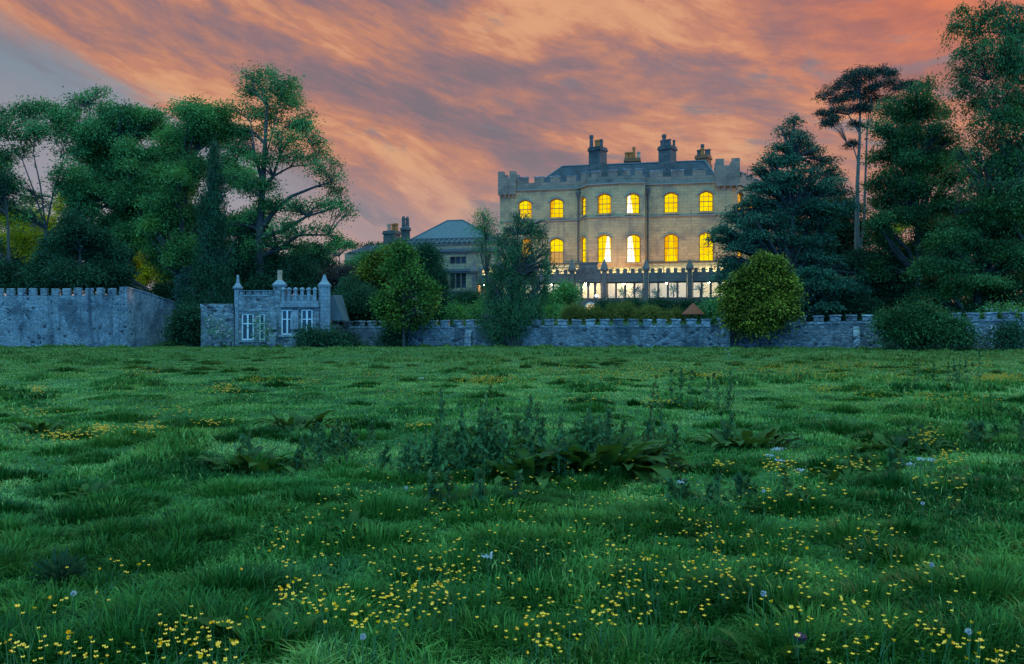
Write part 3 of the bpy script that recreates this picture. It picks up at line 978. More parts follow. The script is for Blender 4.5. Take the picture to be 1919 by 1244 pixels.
# lean-to glass roof up to the house wall, with rafters
uA, uB = pu[0], pu[-1]
zr_hi = frR.z(1258, 492.5, 0)
g = G()
g.poly([frO.p(uA, -.3, z_par - .25), frO.p(uB, -.3, z_par - .25), frO.p(uB, -OV + VR + .2, zr_hi), frO.p(uA, -OV + .2, zr_hi)], [(0, 1, 2, 3)])
gro = g.build('glass_roof', M['roof_glass'], orang)
g = G()
nb = int((uB - uA) / .62)
for k in range(nb + 1):
    uu = uA + (uB - uA) * k / nb
    g.tube([frO.p(uu, -.3, z_par - .21), frO.p(uu, -OV + .3, zr_hi + .05)], [.055, .055], 4)
for f_ in (0.33, 0.68):
    vv = -.3 + (-OV + .6) * f_
    z_ = z_par - .21 + (zr_hi - z_par + .25) * f_
    g.box(frO, uA, uB, vv - .06, vv + .06, z_ - .03, z_ + .09)
g.box(frO, uA, uB, -OV + .15 + VR, -OV + .35 + VR, zr_hi + .02, zr_hi + .16)
g.build('rafter', M['dark_wood'], gro)
# end wall, floor, pale inner wall along the house
g = G()
fe = Fr(frO.p(uA, -OV + .3, 0)[:2], frO.p(uA, -.3, 0)[:2])
g.poly([fe.p(0, 0, 2.0), fe.p(fe.L, 0, 2.0), fe.p(fe.L, 0, z_par - .3), fe.p(0, 0, zr_hi - .05)], [(0, 1, 2, 3)])
g.build('end_wall', M['orangery'], orang)
g = G()
g.box(frO, uA + .1, uB, -OV + .05, -.25, 2.9, 3.0)
g.build('floor_slab', M['cream'], orang)
g = G()
g.box(frO, uA + .1, frO.u(1090, -OV + .3), -OV + .04, -OV + .16, 3.0, zr_hi - .12)
g.box(frO, frO.u(1212, -OV + 1.1), uB, -OV + VR + .04, -OV + VR + .16, 3.0, zr_hi - .12)
g.box(frO, frO.u(1090, -3.6), frO.u(1212, -3.6), -OV + 2.5, -OV + 2.62, 3.0, z_par)
g.build('inner_wall', M['cream'], orang)


def pendant(px, vv, z, power, col=(1.0, 0.68, 0.29)):
    q = frO.p(frO.u(px, vv), vv, z)
    o = thing('pendant_lamp', q, 'glowing globe lamp hanging in the glass roofed conservatory', 'lamp', 'globe lamps hanging in the conservatory')
    g = G()
    for k in range(6):
        a0, a1 = math.pi * k / 6 - math.pi / 2, math.pi * (k + 1) / 6 - math.pi / 2
        g.frustum(q, max(.16 * math.cos(a0), .004), max(.16 * math.cos(a1), .004), z + .16 * math.sin(a0), z + .16 * math.sin(a1), 12)
    g.build('globe', M['bulb'], o, smooth=True)
    g = G()
    g.tube([(q[0], q[1], z + .16), (q[0], q[1], z + .75)], [.012, .012], 5)
    g.build('cord', M['iron'], o)
    ld = bpy.data.lights.new('pendant_light', 'POINT')
    ld.energy, ld.color, ld.shadow_soft_size = power, col, .2
    lo = bpy.data.objects.new('pendant_light', ld)
    COL.objects.link(lo)
    lo.parent = o
    lo.location = (0, 0, 0)
    try:
        lo.visible_camera = False if False else True
    except Exception:
        pass


for px in (905, 965, 1035, 1100, 1170, 1250, 1330, 1400):
    pendant(px, -2.4, z_lint + .10, 480)

# ------------------------------------------------------------------ foliage machinery
def unit(a):
    return a / np.maximum(np.linalg.norm(a, axis=-1, keepdims=True), 1e-9)


def leaf_cards(rng, P_, A_, size, width, tint, fold=0.12):
    """Rhombic leaves at P_ pointing along A_."""
    n = len(P_)
    A_ = unit(A_)
    B_ = unit(np.cross(A_, unit(rng.normal(size=(n, 3)))))
    N_ = np.cross(A_, B_)
    s = (size * rng.uniform(.65, 1.25, n))[:, None]
    w = s * width
    V = np.stack([P_ - A_ * s * .5, P_ + B_ * w * .5 + N_ * s * fold, P_ + A_ * s * .5, P_ - B_ * w * .5 + N_ * s * fold], 1).reshape(-1, 3)
    Q = np.arange(n * 4).reshape(n, 4)
    return V, Q, np.repeat(tint, 4)


def crown_points(rng, blobs, lai, leaf, width, sr, flat, shell, k, hang=0.0, droop=0.15, outward=.6):
    """blobs: (centre xyz, rx, ry, rz). Leaves grow in sprays spread through each blob."""
    Ps, As, Ts, sprays = [], [], [], []
    la = leaf * leaf * width * .5 * .48
    for (c, rx, ry, rz) in blobs:
        n_s = max(2, int(lai * math.pi * rx * rz / (k * la)))
        d = unit(rng.normal(size=(n_s, 3)))
        d[:, 2] = np.where(d[:, 2] < -.35, -d[:, 2] * rng.uniform(-.6, 1, n_s), d[:, 2])
        rad = shell + (1 - shell) * rng.uniform(0, 1, n_s) ** .6
        rad = np.where(rng.uniform(size=n_s) < .12, rad * rng.uniform(1.05, 1.35, n_s), rad)
        sc = np.array(c) + d * rad[:, None] * np.array([rx, ry, rz])
        sprays.append((np.array(c), sc))
        tone = np.clip(rng.normal(.40, .30, n_s) + .30 * rng.normal(), 0, 1)
        kk = rng.integers(int(k * .6), int(k * 1.4), n_s)
        idx = np.repeat(np.arange(n_s), kk)
        m_ = len(idx)
        off = rng.normal(size=(m_, 3)) * np.array([sr, sr, sr * flat])
        rr = np.linalg.norm(off[:, :2], axis=1)
        off[:, 2] -= droop * rr ** 2 / max(sr, .01)
        if hang:
            off[:, 2] -= np.abs(rng.normal(size=m_)) * hang
            off[:, :2] *= .45
        Ps.append(sc[idx] + off)
        a = off * .7 / sr + d[idx] * outward + rng.normal(size=(m_, 3)) * .55
        a[:, 2] -= .25
        if hang:
            a = rng.normal(size=(m_, 3)) * .35 + np.array([0, 0, -1.0])
        As.append(a)
        Ts.append(np.clip(tone[idx] + rng.normal(0, .09, m_), 0, 1))
    return np.concatenate(Ps), np.concatenate(As), np.concatenate(Ts), sprays


LEAFN = [0]


def plant(name, label, cat, base, Y, blobs, m_leaf, trunk=None, r0=.35, seed=1, lai=3.0, leaf=.22, width=.55, sr=.45, flat=.7, shell=.30, k=34,
          hang=0.0, droop=.15, depth=1.0, djit=.5, group=None, bark=None, limbs=None, twigs=5, outward=.6, sub_=0, vs=1.0, origin=None, tname='trunk'):
    """A tree or shrub. base px; trunk and limbs: photo columns and rows at depth Y; blobs: (px, py, rx, ry[, dY])."""
    rng = np.random.default_rng(seed)
    rnd = random.Random(seed)
    bx = (base - CX) * Y / F
    bz = H(bx, Y)
    root = thing(name, (bx, Y, bz), label, cat, group)
    B = []
    for b in blobs:
        dy = (b[4] if len(b) > 4 else rnd.uniform(-djit, djit) * 4.0 * depth)
        yy = Y + dy
        c = PX(b[0], b[1], yy)
        rx, rz = b[2] * yy / F, b[3] * yy / F
        ry = max(rx, rz) * .9 * depth
        if sub_:
            # break each mass into smaller clumps for an uneven outline
            for q in range(int(sub_ * 2.1)):
                d = unit(rng.normal(size=3))
                d = d * rng.uniform(.35, 1.0)
                cc = Vector((c.x + d[0] * rx * .95, c.y + d[1] * ry * .95, c.z + d[2] * rz * .95 * vs))
                f_ = rng.uniform(.20, .50)
                B.append((cc, rx * f_, ry * f_, max(rz * f_ * 1.15 * vs, min(.42, rz * .55))))
        else:
            B.append((c, rx, ry, rz))
    P_, A_, T_, sprays = crown_points(rng, B, lai, leaf, width, sr, flat, shell, k, hang, droop, outward)
    if trunk:
        g = G()
        tp = [Vector((bx, Y, bz - .3))] + [PX(p[0], p[1], Y) for p in trunk]
        n_ = len(tp)
        rad = [r0 * (1 - .78 * i / max(n_ - 1, 1)) for i in range(n_)]
        rad[0] *= 1.35
        g.tube(tp, rad, 9)
        axis = [(tp[i], rad[i]) for i in range(n_)]
        for lb in (limbs or []):
            lp = [PX(p[0], p[1], Y + (p[2] if len(p) > 2 else 0)) for p in lb]
            r1 = min(min(axis, key=lambda q: (q[0] - lp[0]).length)[1] * .75, r0 * .6)
            rr = [max(r1 * (1 - .8 * i / (len(lp) - 1)), .03) for i in range(len(lp))]
            g.tube(lp, rr, 7)
            axis += list(zip(lp[1:], rr[1:]))
        for (c, sc), (cb, rx, ry, rz) in zip(sprays, B):
            cv = Vector(c)
            best = min(axis, key=lambda q: (q[0] - cv).length + (3.0 if q[0].z > cv.z else 0.0) * 1.0)
            s0 = best[0]
            L = (cv - s0).length
            r1 = min(best[1] * .7, .045 * L + .03)
            mid = s0.lerp(cv, .5) + Vector((rnd.uniform(-.1, .1), rnd.uniform(-.1, .1), .10 - .02)) * L
            g.tube([s0, mid, cv], [r1, r1 * .6, r1 * .3 + .012], 5)
            for q in rng.choice(len(sc), min(twigs, len(sc)), replace=False):
                e_ = Vector(sc[q])
                a_ = mid.lerp(cv, rnd.uniform(.3, 1))
                g.tube([a_, a_.lerp(e_, .5) + Vector((0, 0, .12 * (e_ - a_).length)), e_], [r1 * .3 + .015, r1 * .2 + .012, .008], 3)
        g.build(tname, bark or M['bark'], root, smooth=True)
    V, Q, tt = leaf_cards(rng, P_, A_, leaf, width, T_)
    LEAFN[0] += len(Q)
    fast_mesh('crown' if trunk else 'foliage', V, [Q], m_leaf, root, tt)
    return root


# ------------------------------------------------------------------ boundary walls
def wall_thing(name, label, a, b, cat='wall'):
    fr = Fr(a, b)
    mid = fr.p(fr.L / 2, 0, 0)
    return thing(name, (mid[0], mid[1], H(mid[0], mid[1])), label, cat), fr


def pxy(px, Y):
    return ((px - CX) * Y / F, Y)


# low battlemented garden wall, in two lengths
def low_wall(label, a, b, px_top0, px_top1, sp, butt):
    root, fr = wall_thing('garden_wall', label, a, b)
    ua, ub = 0.0, fr.L
    z0 = EYE - (px_top0 - CY) * a[1] / F
    z1 = EYE - (px_top1 - CY) * b[1] / F
    th = .42
    g = G()
    n = 24
    for i in range(n):
        u0, u1 = ua + (ub - ua) * i / n, ua + (ub - ua) * (i + 1) / n
        za, zb = z0 + (z1 - z0) * i / n - .62, z0 + (z1 - z0) * (i + 1) / n - .62
        g.hexa([fr.p(u0, 0, -.8), fr.p(u1, 0, -.8), fr.p(u1, -th, -.8), fr.p(u0, -th, -.8),
                fr.p(u0, 0, za), fr.p(u1, 0, zb), fr.p(u1, -th, zb), fr.p(u0, -th, za)])
    g.build('masonry', M['rubble'], root)
    # dressed course under the merlons
    g = G()
    za, zb = z0 - .617, z1 - .617
    g.hexa([fr.p(ua, .03, za), fr.p(ub, .03, zb), fr.p(ub, -th - .03, zb), fr.p(ua, -th - .03, za),
            fr.p(ua, .03, za + .17), fr.p(ub, .03, zb + .17), fr.p(ub, -th - .03, zb + .17), fr.p(ua, -th - .03, za + .17)])
    g.build('course', M['coping'], root)
    nm = int(round((ub - ua) / sp))
    st = (ub - ua) / nm
    for i in range(nm):
        uc = ua + st * (i + .5) + random.uniform(-.04, .04)
        w = st * random.uniform(.28, .32)
        f_ = (uc - ua) / (ub - ua)
        zt = z0 + (z1 - z0) * f_ + random.uniform(-.025, .025)
        zb_ = z0 + (z1 - z0) * f_ - .435
        tilt = random.uniform(-.025, .025)
        g = G()
        g.hexa([fr.p(uc - w, .02, zb_), fr.p(uc + w, .02, zb_), fr.p(uc + w, -th - .02, zb_), fr.p(uc - w, -th - .02, zb_),
                fr.p(uc - w, .02, zt - .11 - tilt), fr.p(uc + w, .02, zt - .11 + tilt), fr.p(uc + w, -th - .02, zt - .11 + tilt), fr.p(uc - w, -th - .02, zt - .11 - tilt)])
        o = g.build('merlon', M['coping'], root, bevel=.015)
        g = G()
        k_ = w + .055
        g.hexa([fr.p(uc - k_, .08, zt - .107 - tilt), fr.p(uc + k_, .08, zt - .107 + tilt), fr.p(uc + k_, -th - .08, zt - .107 + tilt), fr.p(uc - k_, -th - .08, zt - .107 - tilt),
                fr.p(uc - k_ * .95, .06, zt - tilt), fr.p(uc + k_ * .95, .06, zt + tilt), fr.p(uc + k_ * .95, -th - .06, zt + tilt), fr.p(uc - k_ * .95, -th - .06, zt - tilt)])
        g.build('coping', M['coping'], o, bevel=.012)
    for px, w, dz in butt:
        uc = fr.u(px)
        f_ = (uc - ua) / (ub - ua)
        zt = z0 + (z1 - z0) * f_ - .75 - dz
        g = G()
        g.hexa([fr.p(uc - w, .50, -.8), fr.p(uc + w, .50, -.8), fr.p(uc + w, .004, -.8), fr.p(uc - w, .004, -.8),
                fr.p(uc - w, .36, zt - .5), fr.p(uc + w, .36, zt - .5), fr.p(uc + w, .004, zt), fr.p(uc - w, .004, zt)])
        g.build('buttress', M['coping'], root, bevel=.02)
    return root, fr


low_wall('low blue-grey rubble garden wall with battlements running below the mansion terrace', pxy(618, 66), pxy(1366, 57.4), 601, 596.5, 1.05, [(879, .26, 0), (1359, .30, -.1)])
low_wall('low battlemented rubble wall under the dark trees beyond the golden conifer', pxy(1368, 58.2), pxy(2050, 52.6), 593.5, 582, 1.12, [(1604, .22, .05), (1860, .2, .1)])

# tall garden wall, its end turning back
A0, A1, A2 = pxy(-160, 60.5), pxy(238, 59.0), pxy(346, 69.5)
root, frT = wall_thing('tall_wall', 'tall streaked rubble wall with battlements and a sloping end', A0, A1)
ztop = EYE - (541 - CY) * 59.5 / F
g = G()
for i in range(14):
    u0, u1 = frT.L * i / 14, frT.L * (i + 1) / 14
    g.box(frT, u0, u1, -.5, 0, -.8, ztop - .50)
frT2 = Fr(A1, A2)
u327 = frT2.u(326)
zc0, zc1, ze = EYE - (540 - CY) * 59.0 / F, frT2.z(326, 567), frT2.z(345, 606)
prof = [(0.004, zc0), (u327 * .3, zc0 - (zc0 - zc1) * .22), (u327 * .62, zc0 - (zc0 - zc1) * .60), (u327, zc1), (u327 + .5, zc1 - .7), (frT2.L, ze)]
for (a, za), (b, zb) in zip(prof[:-1], prof[1:]):
    g.hexa([frT2.p(a, 0, -.8), frT2.p(b, 0, -.8), frT2.p(b, -.5, -.8), frT2.p(a, -.5, -.8), frT2.p(a, 0, za), frT2.p(b, 0, zb), frT2.p(b, -.5, zb), frT2.p(a, -.5, za)])
g.build('masonry', M['tall_rubble'], root)
nm = 19
for i in range(nm):
    st = frT.L / nm
    uc = st * (i + .62)
    if uc > frT.L - .2:
        continue
    w = st * random.uniform(.30, .335)
    zt = ztop + .06 + random.uniform(-.05, .04)
    g = G()
    g.box(frT, uc - w, min(uc + w, frT.L), -.24, -.01, ztop - .497, zt)
    g.build('merlon', M['tall_rubble'], root, bevel=.03)
for (a, za), (b, zb) in zip(prof[:3], prof[1:4]):
    g = G()
    g.hexa([frT2.p(a, .05, za + .003), frT2.p(b, .05, zb + .003), frT2.p(b, -.55, zb + .003), frT2.p(a, -.55, za + .003),
            frT2.p(a, .05, za + .12), frT2.p(b, .05, zb + .12), frT2.p(b, -.55, zb + .12), frT2.p(a, -.55, za + .12)])
    g.build('coping', M['tall_rubble'], root)

# ------------------------------------------------------------------ gate lodge with turrets
LY = 61.0
frG = Fr(pxy(375, LY), pxy(645, LY))
lodge = thing('gate_lodge', frG.p(frG.L * .55, -1.5, .45), 'small stone battlemented lodge with pointed turrets and pale window frames', 'lodge')
LX = lambda zx: 320 + zx / 5.33
LYp = lambda zy: 480 + zy / 5.33
gu = lambda zx, v=0.0: frG.u(LX(zx), v)
gz_ = lambda zy, v=0.0: EYE - (LYp(zy) - CY) * (LY - v) / F
zb = -.5
# low wing wall with its own merlons
g = G()
g.box(frG, gu(300), gu(632), -.5, 0, zb, gz_(515))
g.build('wing_wall', M['lodge'], lodge)
for a, b in ((292, 362), (380, 460), (466, 540), (552, 616)):
    g = G()
    g.box(frG, gu(a), gu(b), -.48, .02, gz_(515) + .003, gz_(476))
    g.build('merlon', M['lodge'], lodge, bevel=.02)


def lodge_front(ua, ub, v, z_top, holes, name='wall', depth=3.6, m_='lodge'):
    g = G()
    g.panel(frG, v, [(ua, zb), (ub, zb), (ub, z_top), (ua, z_top)], holes, .22)
    f2 = frG.off(v)
    for uu in (ua, ub):
        g.poly([frG.p(uu, v, zb), frG.p(uu, v - depth, zb), frG.p(uu, v - depth, z_top), frG.p(uu, v, z_top)], [(0, 1, 2, 3)])
    g.poly([frG.p(ua, v, z_top), frG.p(ub, v, z_top), frG.p(ub, v - depth, z_top), frG.p(ua, v - depth, z_top)], [(0, 1, 2, 3)])
    return g.build(name, M[m_], lodge)


def rect(a, b, z0, z1):
    return [(a, z0), (b, z0), (b, z1), (a, z1)]


# section with the two-light window and the narrow window
sA = rect(gu(705), gu(828), gz_(838), gz_(573))
sA2 = rect(gu(880), gu(938), gz_(838), gz_(573))
lodge_front(gu(680), gu(1030), 0.0, gz_(385), [sA, sA2])
# section with the two larger windows, slightly forward
sB = rect(gu(1102, .25), gu(1222, .25), gz_(785, .25), gz_(533, .25))
sB2 = rect(gu(1300, .25), gu(1416, .25), gz_(790, .25), gz_(530, .25))
lodge_front(gu(1085, .25), gu(1480, .25), 0.25, gz_(512, .25), [sB, sB2])
M['pale_frame'] = mat('pale_frame', lambda T: pbsdf(T, T.mix(T.noise(pos(T), 5.0, 4), (0.60, 0.56, 0.48), (0.75, 0.71, 0.62)), 0.6))


def lodge_window(v, h, cols):
    (u0, z0), (u1, _), (_, z1), _ = h
    window(frG, v, u0, u1, z0, z1, 0, lodge, M['dark_glass'], cols=cols, rows=1, frame=M['pale_frame'], back=.07, fw=.10)
    w = [o for o in lodge.children if o.name.startswith('window')][-1]
    g = G()
    if cols == 2:
        um = (u0 + u1) / 2
        g.box(frG, um - .06, um + .06, v - .13, v - .05, z0 + .1, z1 - .1)
    zm = z0 + (z1 - z0) * (.62 if cols == 1 else .62)
    g.box(frG, u0 + .1, u1 - .1, v - .128, v - .052, zm - .035, zm + .035)
    g.build('mullion', M['pale_frame'], w)
    g = G()
    g.box(frG, u0 - .16, u1 + .16, v - .1, v + .14, z0 - .15, z0 - .004)
    g.build('sill', M['lodge_dressed'], lodge)


lodge_window(0.0, sA, 2)
lodge_window(0.0, sA2, 1)
lodge_window(.25, sB, 2)
lodge_window(.25, sB2, 2)
# merlons on the first section
for a, b in ((692, 742), (752, 815), (826, 896), (905, 970), (978, 1022)):
    g = G()
    g.box(frG, gu(a), gu(b), -.46, .03, gz_(385) + .003, gz_(348))
    o = g.build('merlon', M['lodge'], lodge, bevel=.02)
    g = G()
    g.box(frG, gu(a) - .04, gu(b) + .04, -.50, .08, gz_(348) + .003, gz_(341))
    g.build('coping', M['lodge_dressed'], o)
g = G()
g.box(frG, gu(685), gu(1018), -.1, .05, gz_(545), gz_(525))
g.box(frG, gu(700), gu(985), -.1, .035, gz_(400), gz_(385) - .002)
g.build('band', M['lodge_dressed'], lodge)
# second section: entablature and open balustrade of little pilasters with a lattice behind
g = G()
g.box(frG, gu(1095, .25), gu(1482, .25), .0, .42, gz_(512, .25) + .003, gz_(488, .25))
g.box(frG, gu(1100, .25), gu(1478, .25), .0, .34, gz_(488, .25) + .003, gz_(460, .25))
g.build('entablature', M['lodge_dressed'], lodge)
zb0, zt0 = gz_(460, .25) + .003, gz_(338, .25)
for c in (1122, 1180, 1243, 1310, 1375, 1438):
    g = G()
    uu = gu(c, .25)
    g.box(frG, uu - .115, uu + .115, .02, .26, zb0, zt0)
    o = g.build('baluster', M['lodge_dressed'], lodge)
    g = G()
    g.box(frG, uu - .17, uu + .17, -.03, .31, zt0 + .003, zt0 + .09)
    g.hexa([frG.p(uu - .15, .29, zt0 + .093), frG.p(uu + .15, .29, zt0 + .093), frG.p(uu + .15, -.01, zt0 + .093), frG.p(uu - .15, -.01, zt0 + .093),
            frG.p(uu - .05, .19, zt0 + .21), frG.p(uu + .05, .19, zt0 + .21), frG.p(uu + .05, .09, zt0 + .21), frG.p(uu - .05, .09, zt0 + .21)])
    g.build('cap', M['lodge_dressed'], o)
g = G()
cs = [1122, 1180, 1243, 1310, 1375, 1438]
for a, b in zip(cs[:-1], cs[1:]):
    u0, u1 = gu(a, .25) + .117, gu(b, .25) - .117
    um = (u0 + u1) / 2
    zh = zb0 + (zt0 - zb0) * .62
    for s in (0, 1):
        ux = u0 if s == 0 else u1
        g.tube([frG.p(ux, .14, zb0 + .02), frG.p(um, .14, zh), ], [.05, .04], 5)
        g.tube([frG.p(ux, .14, zh), frG.p(um, .14, zb0 + .12)], [.05, .04], 5)
g.box(frG, gu(1105, .25), gu(1470, .25), .06, .22, zb0 + .001, zb0 + .12)
g.build('lattice', M['lodge_dressed'], lodge)


def turret(zx0, zx1, fl0, fl1, z_fl, tip, spire, v=.2, shaft_m='lodge_dressed'):
    c = frG.p((gu(zx0) + gu(zx1)) / 2, v - .45, 0)
    r_ = (gu(zx1) - gu(zx0)) / 2
    rf = (gu(fl1) - gu(fl0)) / 2
    zf = gz_(z_fl)
    g = G()
    g.frustum(c, r_ * 1.08, r_ * 1.06, zb, zf - .12, 8, math.pi / 8)
    t_ = g.build('turret', M[shaft_m], lodge)
    g = G()
    g.frustum(c, r_ * 1.12, rf, zf - .117, zf + .02, 8, math.pi / 8)
    g.frustum(c, rf, rf * .97, zf + .023, zf + .13, 8, math.pi / 8)
    g.frustum(c, rf * .88, r_ * .55, zf + .133, zf + .42, 8, math.pi / 8)
    if spire:
        g.frustum(c, r_ * .54, .07, zf + .423, gz_(tip), 8, math.pi / 8)
        g.build('spire', M['lodge_dressed'], t_)
    else:
        g.build('flange', M['lodge_dressed'], t_)
        g = G()
        g.frustum(c, r_ * .42, r_ * .38, zf + .423, gz_(165), 8, math.pi / 8)
        g.frustum(c, r_ * .48, r_ * .48, gz_(165) + .002, gz_(158), 8, math.pi / 8)
        g.frustum(c, r_ * .40, r_ * .44, gz_(158) + .002, gz_(tip), 8, math.pi / 8)
        g.build('chimney_pot', M['buff_pot'], t_)


turret(628, 690, 612, 712, 322, 182, True)
turret(1022, 1138, 1005, 1155, 293, 138, False, shaft_m='lodge')
turret(1478, 1588, 1465, 1600, 298, 182, True, v=.35)
# sloped buttresses
for z0_, z1_, top, v in ((1000, 1068, 535, 0.0), (1205, 1282, 535, .25)):
    a, b = gu(z0_, v), gu(z1_, v)
    for (va, vb, zt_, zb_) in ((.62, .62, 740, None), (.36, .30, 535, 735)):
        g = G()
        z_b = zb if zb_ is None else gz_(zb_, v)
        g.hexa([frG.p(a, v + va, z_b), frG.p(b, v + va, z_b), frG.p(b, v + .004, z_b), frG.p(a, v + .004, z_b),
                frG.p(a, v + vb, gz_(zt_ + 60, v)), frG.p(b, v + vb, gz_(zt_ + 60, v)), frG.p(b, v + .004, gz_(zt_, v)), frG.p(a, v + .004, gz_(zt_, v))])
        g.build('buttress', M['lodge_dressed'], lodge, bevel=.02)
# slate roof falling away behind the last turret
a, b, c_ = gu(1560), gu(1600), gu(1705)
z_hi, z_lo = gz_(380), gz_(640)
g = G()
g.poly([frG.p(gu(1480), -.9, z_hi), frG.p(b, -.9, z_hi), frG.p(c_, -.9, z_lo), frG.p(gu(1480), -.9, z_lo), frG.p(gu(1480), -3.6, z_hi + .1), frG.p(b + .1, -3.6, z_hi + .1), frG.p(c_ - .1, -3.6, z_lo), frG.p(gu(1480), -3.6, z_lo)],
       [(0, 1, 2, 3), (1, 5, 6, 2), (0, 4, 5, 1), (4, 7, 6, 5)])
g.build('roof', M['pale_slate'], lodge)

# bench before the lodge wall
bq = PX(422, 645, 60.0)
bench = thing('bench', (bq.x, 60.0, H(bq.x, 60.0)), 'small weathered bench against the low wing wall of the lodge', 'bench')
fb = Fr(pxy(410, 60.0), pxy(435, 60.0))
bz = H(bq.x, 60.0)
g = G()
g.box(fb, 0, fb.L, -.18, .2, bz + .42, bz + .47)
g.build('seat', M['chim'], bench)
for uu in (.08, fb.L - .16):
    g = G()
    g.box(fb, uu, uu + .09, -.15, .17, bz - .1, bz + .417)
    g.build('leg', M['chim'], bench)

# ------------------------------------------------------------------ old wing west of the mansion
frW = Fr(pxy(739, 98.0), pxy(940, 95.6))
wing = thing('stone_wing', frW.p(6, -4, 2.4), 'old stone wing with hipped slate roof, pierced parapet and dark mullioned windows', 'wing')
X3 = lambda zx: 600 + zx / 4.147
Y3 = lambda zy: 380 + zy / 4.147
wu = lambda zx: frW.u(X3(zx))
wz = lambda zx, zy: frW.z(X3(zx), Y3(zy))
zpt, zpb = wz(900, 278), wz(900, 328)
uw0, uw1 = 0.0, frW.u(938)
holes = []
for (za, zbm) in ((418, 472), (548, 662)):
    for k in range(3):
        a = wu(1010 + k * 42)
        holes.append(rect(a, a + .62, wz(1070, zbm), wz(1070, za)))
g = G()
g.panel(frW, 0, [(uw0, 1.5), (uw1, 1.5), (uw1, zpb), (uw0, zpb)], holes, .3)
fl = Fr(frW.p(0, -8, 0)[:2], frW.p(0, 0, 0)[:2])
g.panel(fl, 0, [(0, 1.5), (8, 1.5), (8, zpb), (0, zpb)], [], .1)
g.build('wall', M['wing'], wing)
for h in holes:
    (a, z0), (b, _), (_, z1), _ = h
    g = G()
    g.ring(frW, -.30, -.24, arch(a + .003, b - .003, z0 + .003, z1 - .003, 0), arch(a + .05, b - .05, z0 + .05, z1 - .05, 0))
    for k in range(1, 4):
        g.box(frW, a + .05, b - .05, -.285, -.255, z0 + (z1 - z0) * k / 4 - .012, z0 + (z1 - z0) * k / 4 + .012)
    wd = g.build('window', M['wing_dark'], wing)
    g = G()
    g.poly([frW.p(a + .03, -.29, z0 + .03), frW.p(b - .03, -.29, z0 + .03), frW.p(b - .03, -.29, z1 - .03), frW.p(a + .03, -.29, z1 - .03)], [(0, 1, 2, 3)])
    g.build('pane', M['dark_glass'], wd)
for zy in (369, 522):
    g = G()
    g.box(frW, uw0 - .1, uw1, -.1, .28, wz(900, zy + 14), wz(900, zy - 6))
    g.box(frW, uw0 - .05, uw1, -.1, .16, wz(900, zy + 26), wz(900, zy + 14) - .003)
    g.build('cornice', M['wing_dark'], wing)
# pierced parapet: two rails and a row of rings
g = G()
g.box(frW, uw0 - .15, uw1, -.12, .14, zpt - .10, zpt + .05)
g.box(frW, uw0 - .12, uw1, -.10, .12, zpb, zpb + .14)
par = g.build('parapet', M['wing_dark'], wing)
rr = (zpt - .10 - zpb - .14) / 2
n_r = int((uw1 - uw0) / (rr * 2.25))
gr_ = G()
for k in range(n_r):
    uc = uw0 + (uw1 - uw0) * (k + .5) / n_r
    zc_ = zpb + .14 + rr
    o_ = [(uc + rr * 1.08 * math.cos(t_), zc_ + rr * math.sin(t_)) for t_ in [2 * math.pi * q / 12 for q in range(12)]]
    i_ = [(uc + rr * .66 * math.cos(t_), zc_ + rr * .62 * math.sin(t_)) for t_ in [2 * math.pi * q / 12 for q in range(12)]]
    gr_.ring(frW, -.05, .07, o_, i_)
gr_.build('ring_tracery', M['wing_dark'], par)
# lower ornamental panel
g = G()
ua, ub = wu(960), wu(1165)
zl0, zl1 = wz(1060, 745), wz(1060, 690)
g.box(frW, ua, ub, .0, .5, zl1 - .10, zl1 + .05)
g.box(frW, ua, ub, .0, .5, zl0, zl0 + .12)
r2 = (zl1 - zl0 - .22) / 2
for k in range(6):
    uc = ua + (ub - ua) * (k + .5) / 6
    g.ring(frW, .3, .42, [(uc + r2 * 1.1 * math.cos(2 * math.pi * q / 12), zl0 + .12 + r2 + r2 * math.sin(2 * math.pi * q / 12)) for q in range(12)],
           [(uc + r2 * .7 * math.cos(2 * math.pi * q / 12), zl0 + .12 + r2 + r2 * .66 * math.sin(2 * math.pi * q / 12)) for q in range(12)])
g.build('ornamental_panel', M['wing_dark'], wing)
# hipped roof
zr_ = EYE - (413.5 - CY) * 101 / F
e = [frW.p(frW.u(754), -.4, zpb + .35), frW.p(frW.u(938), -.4, zpb + .35), frW.p(frW.u(938) + .3, -9.5, zpb + .35), frW.p(frW.u(754) - .3, -9.5, zpb + .35)]
rd = [PX(838, 413.5, 101), PX(867, 412.5, 100.6)]
g = G()
g.poly(e + [tuple(q) for q in rd], [(0, 1, 5, 4), (1, 2, 5), (2, 3, 4, 5), (3, 0, 4)])
rf = g.build('roof', M['pale_slate'], wing)
g = G()
for a_, b_ in ((rd[0], rd[1]), (e[0], rd[0]), (e[1], rd[1]), (e[2], rd[1]), (e[3], rd[0])):
    g.tube([a_, b_], [.10, .10], 6)
g.build('ridge_tile', M['pale_slate'], rf)
chimney(wing, 719, 750, 103, zz(500, 103), zz(433, 103), R(25),
        [(.25, 0, .95, .26, M['buff_pot']), (.62, 0, .95, .24, M['pot']), (.90, 0, .95, .24, M['pot'])], M['chim'], dep=.8)
c2 = PX(760, 0, 99)
g = G()
g.frustum((c2.x, 99), .55, .55, zz(470, 99), zz(432, 99), 8)
g.frustum((c2.x, 99), .72, .66, zz(432, 99) + .003, zz(427, 99), 8)
g.frustum((c2.x, 99), .60, .42, zz(427, 99) + .003, zz(424.5, 99), 8)
oct_ = g.build('chimney', M['chim'], wing)
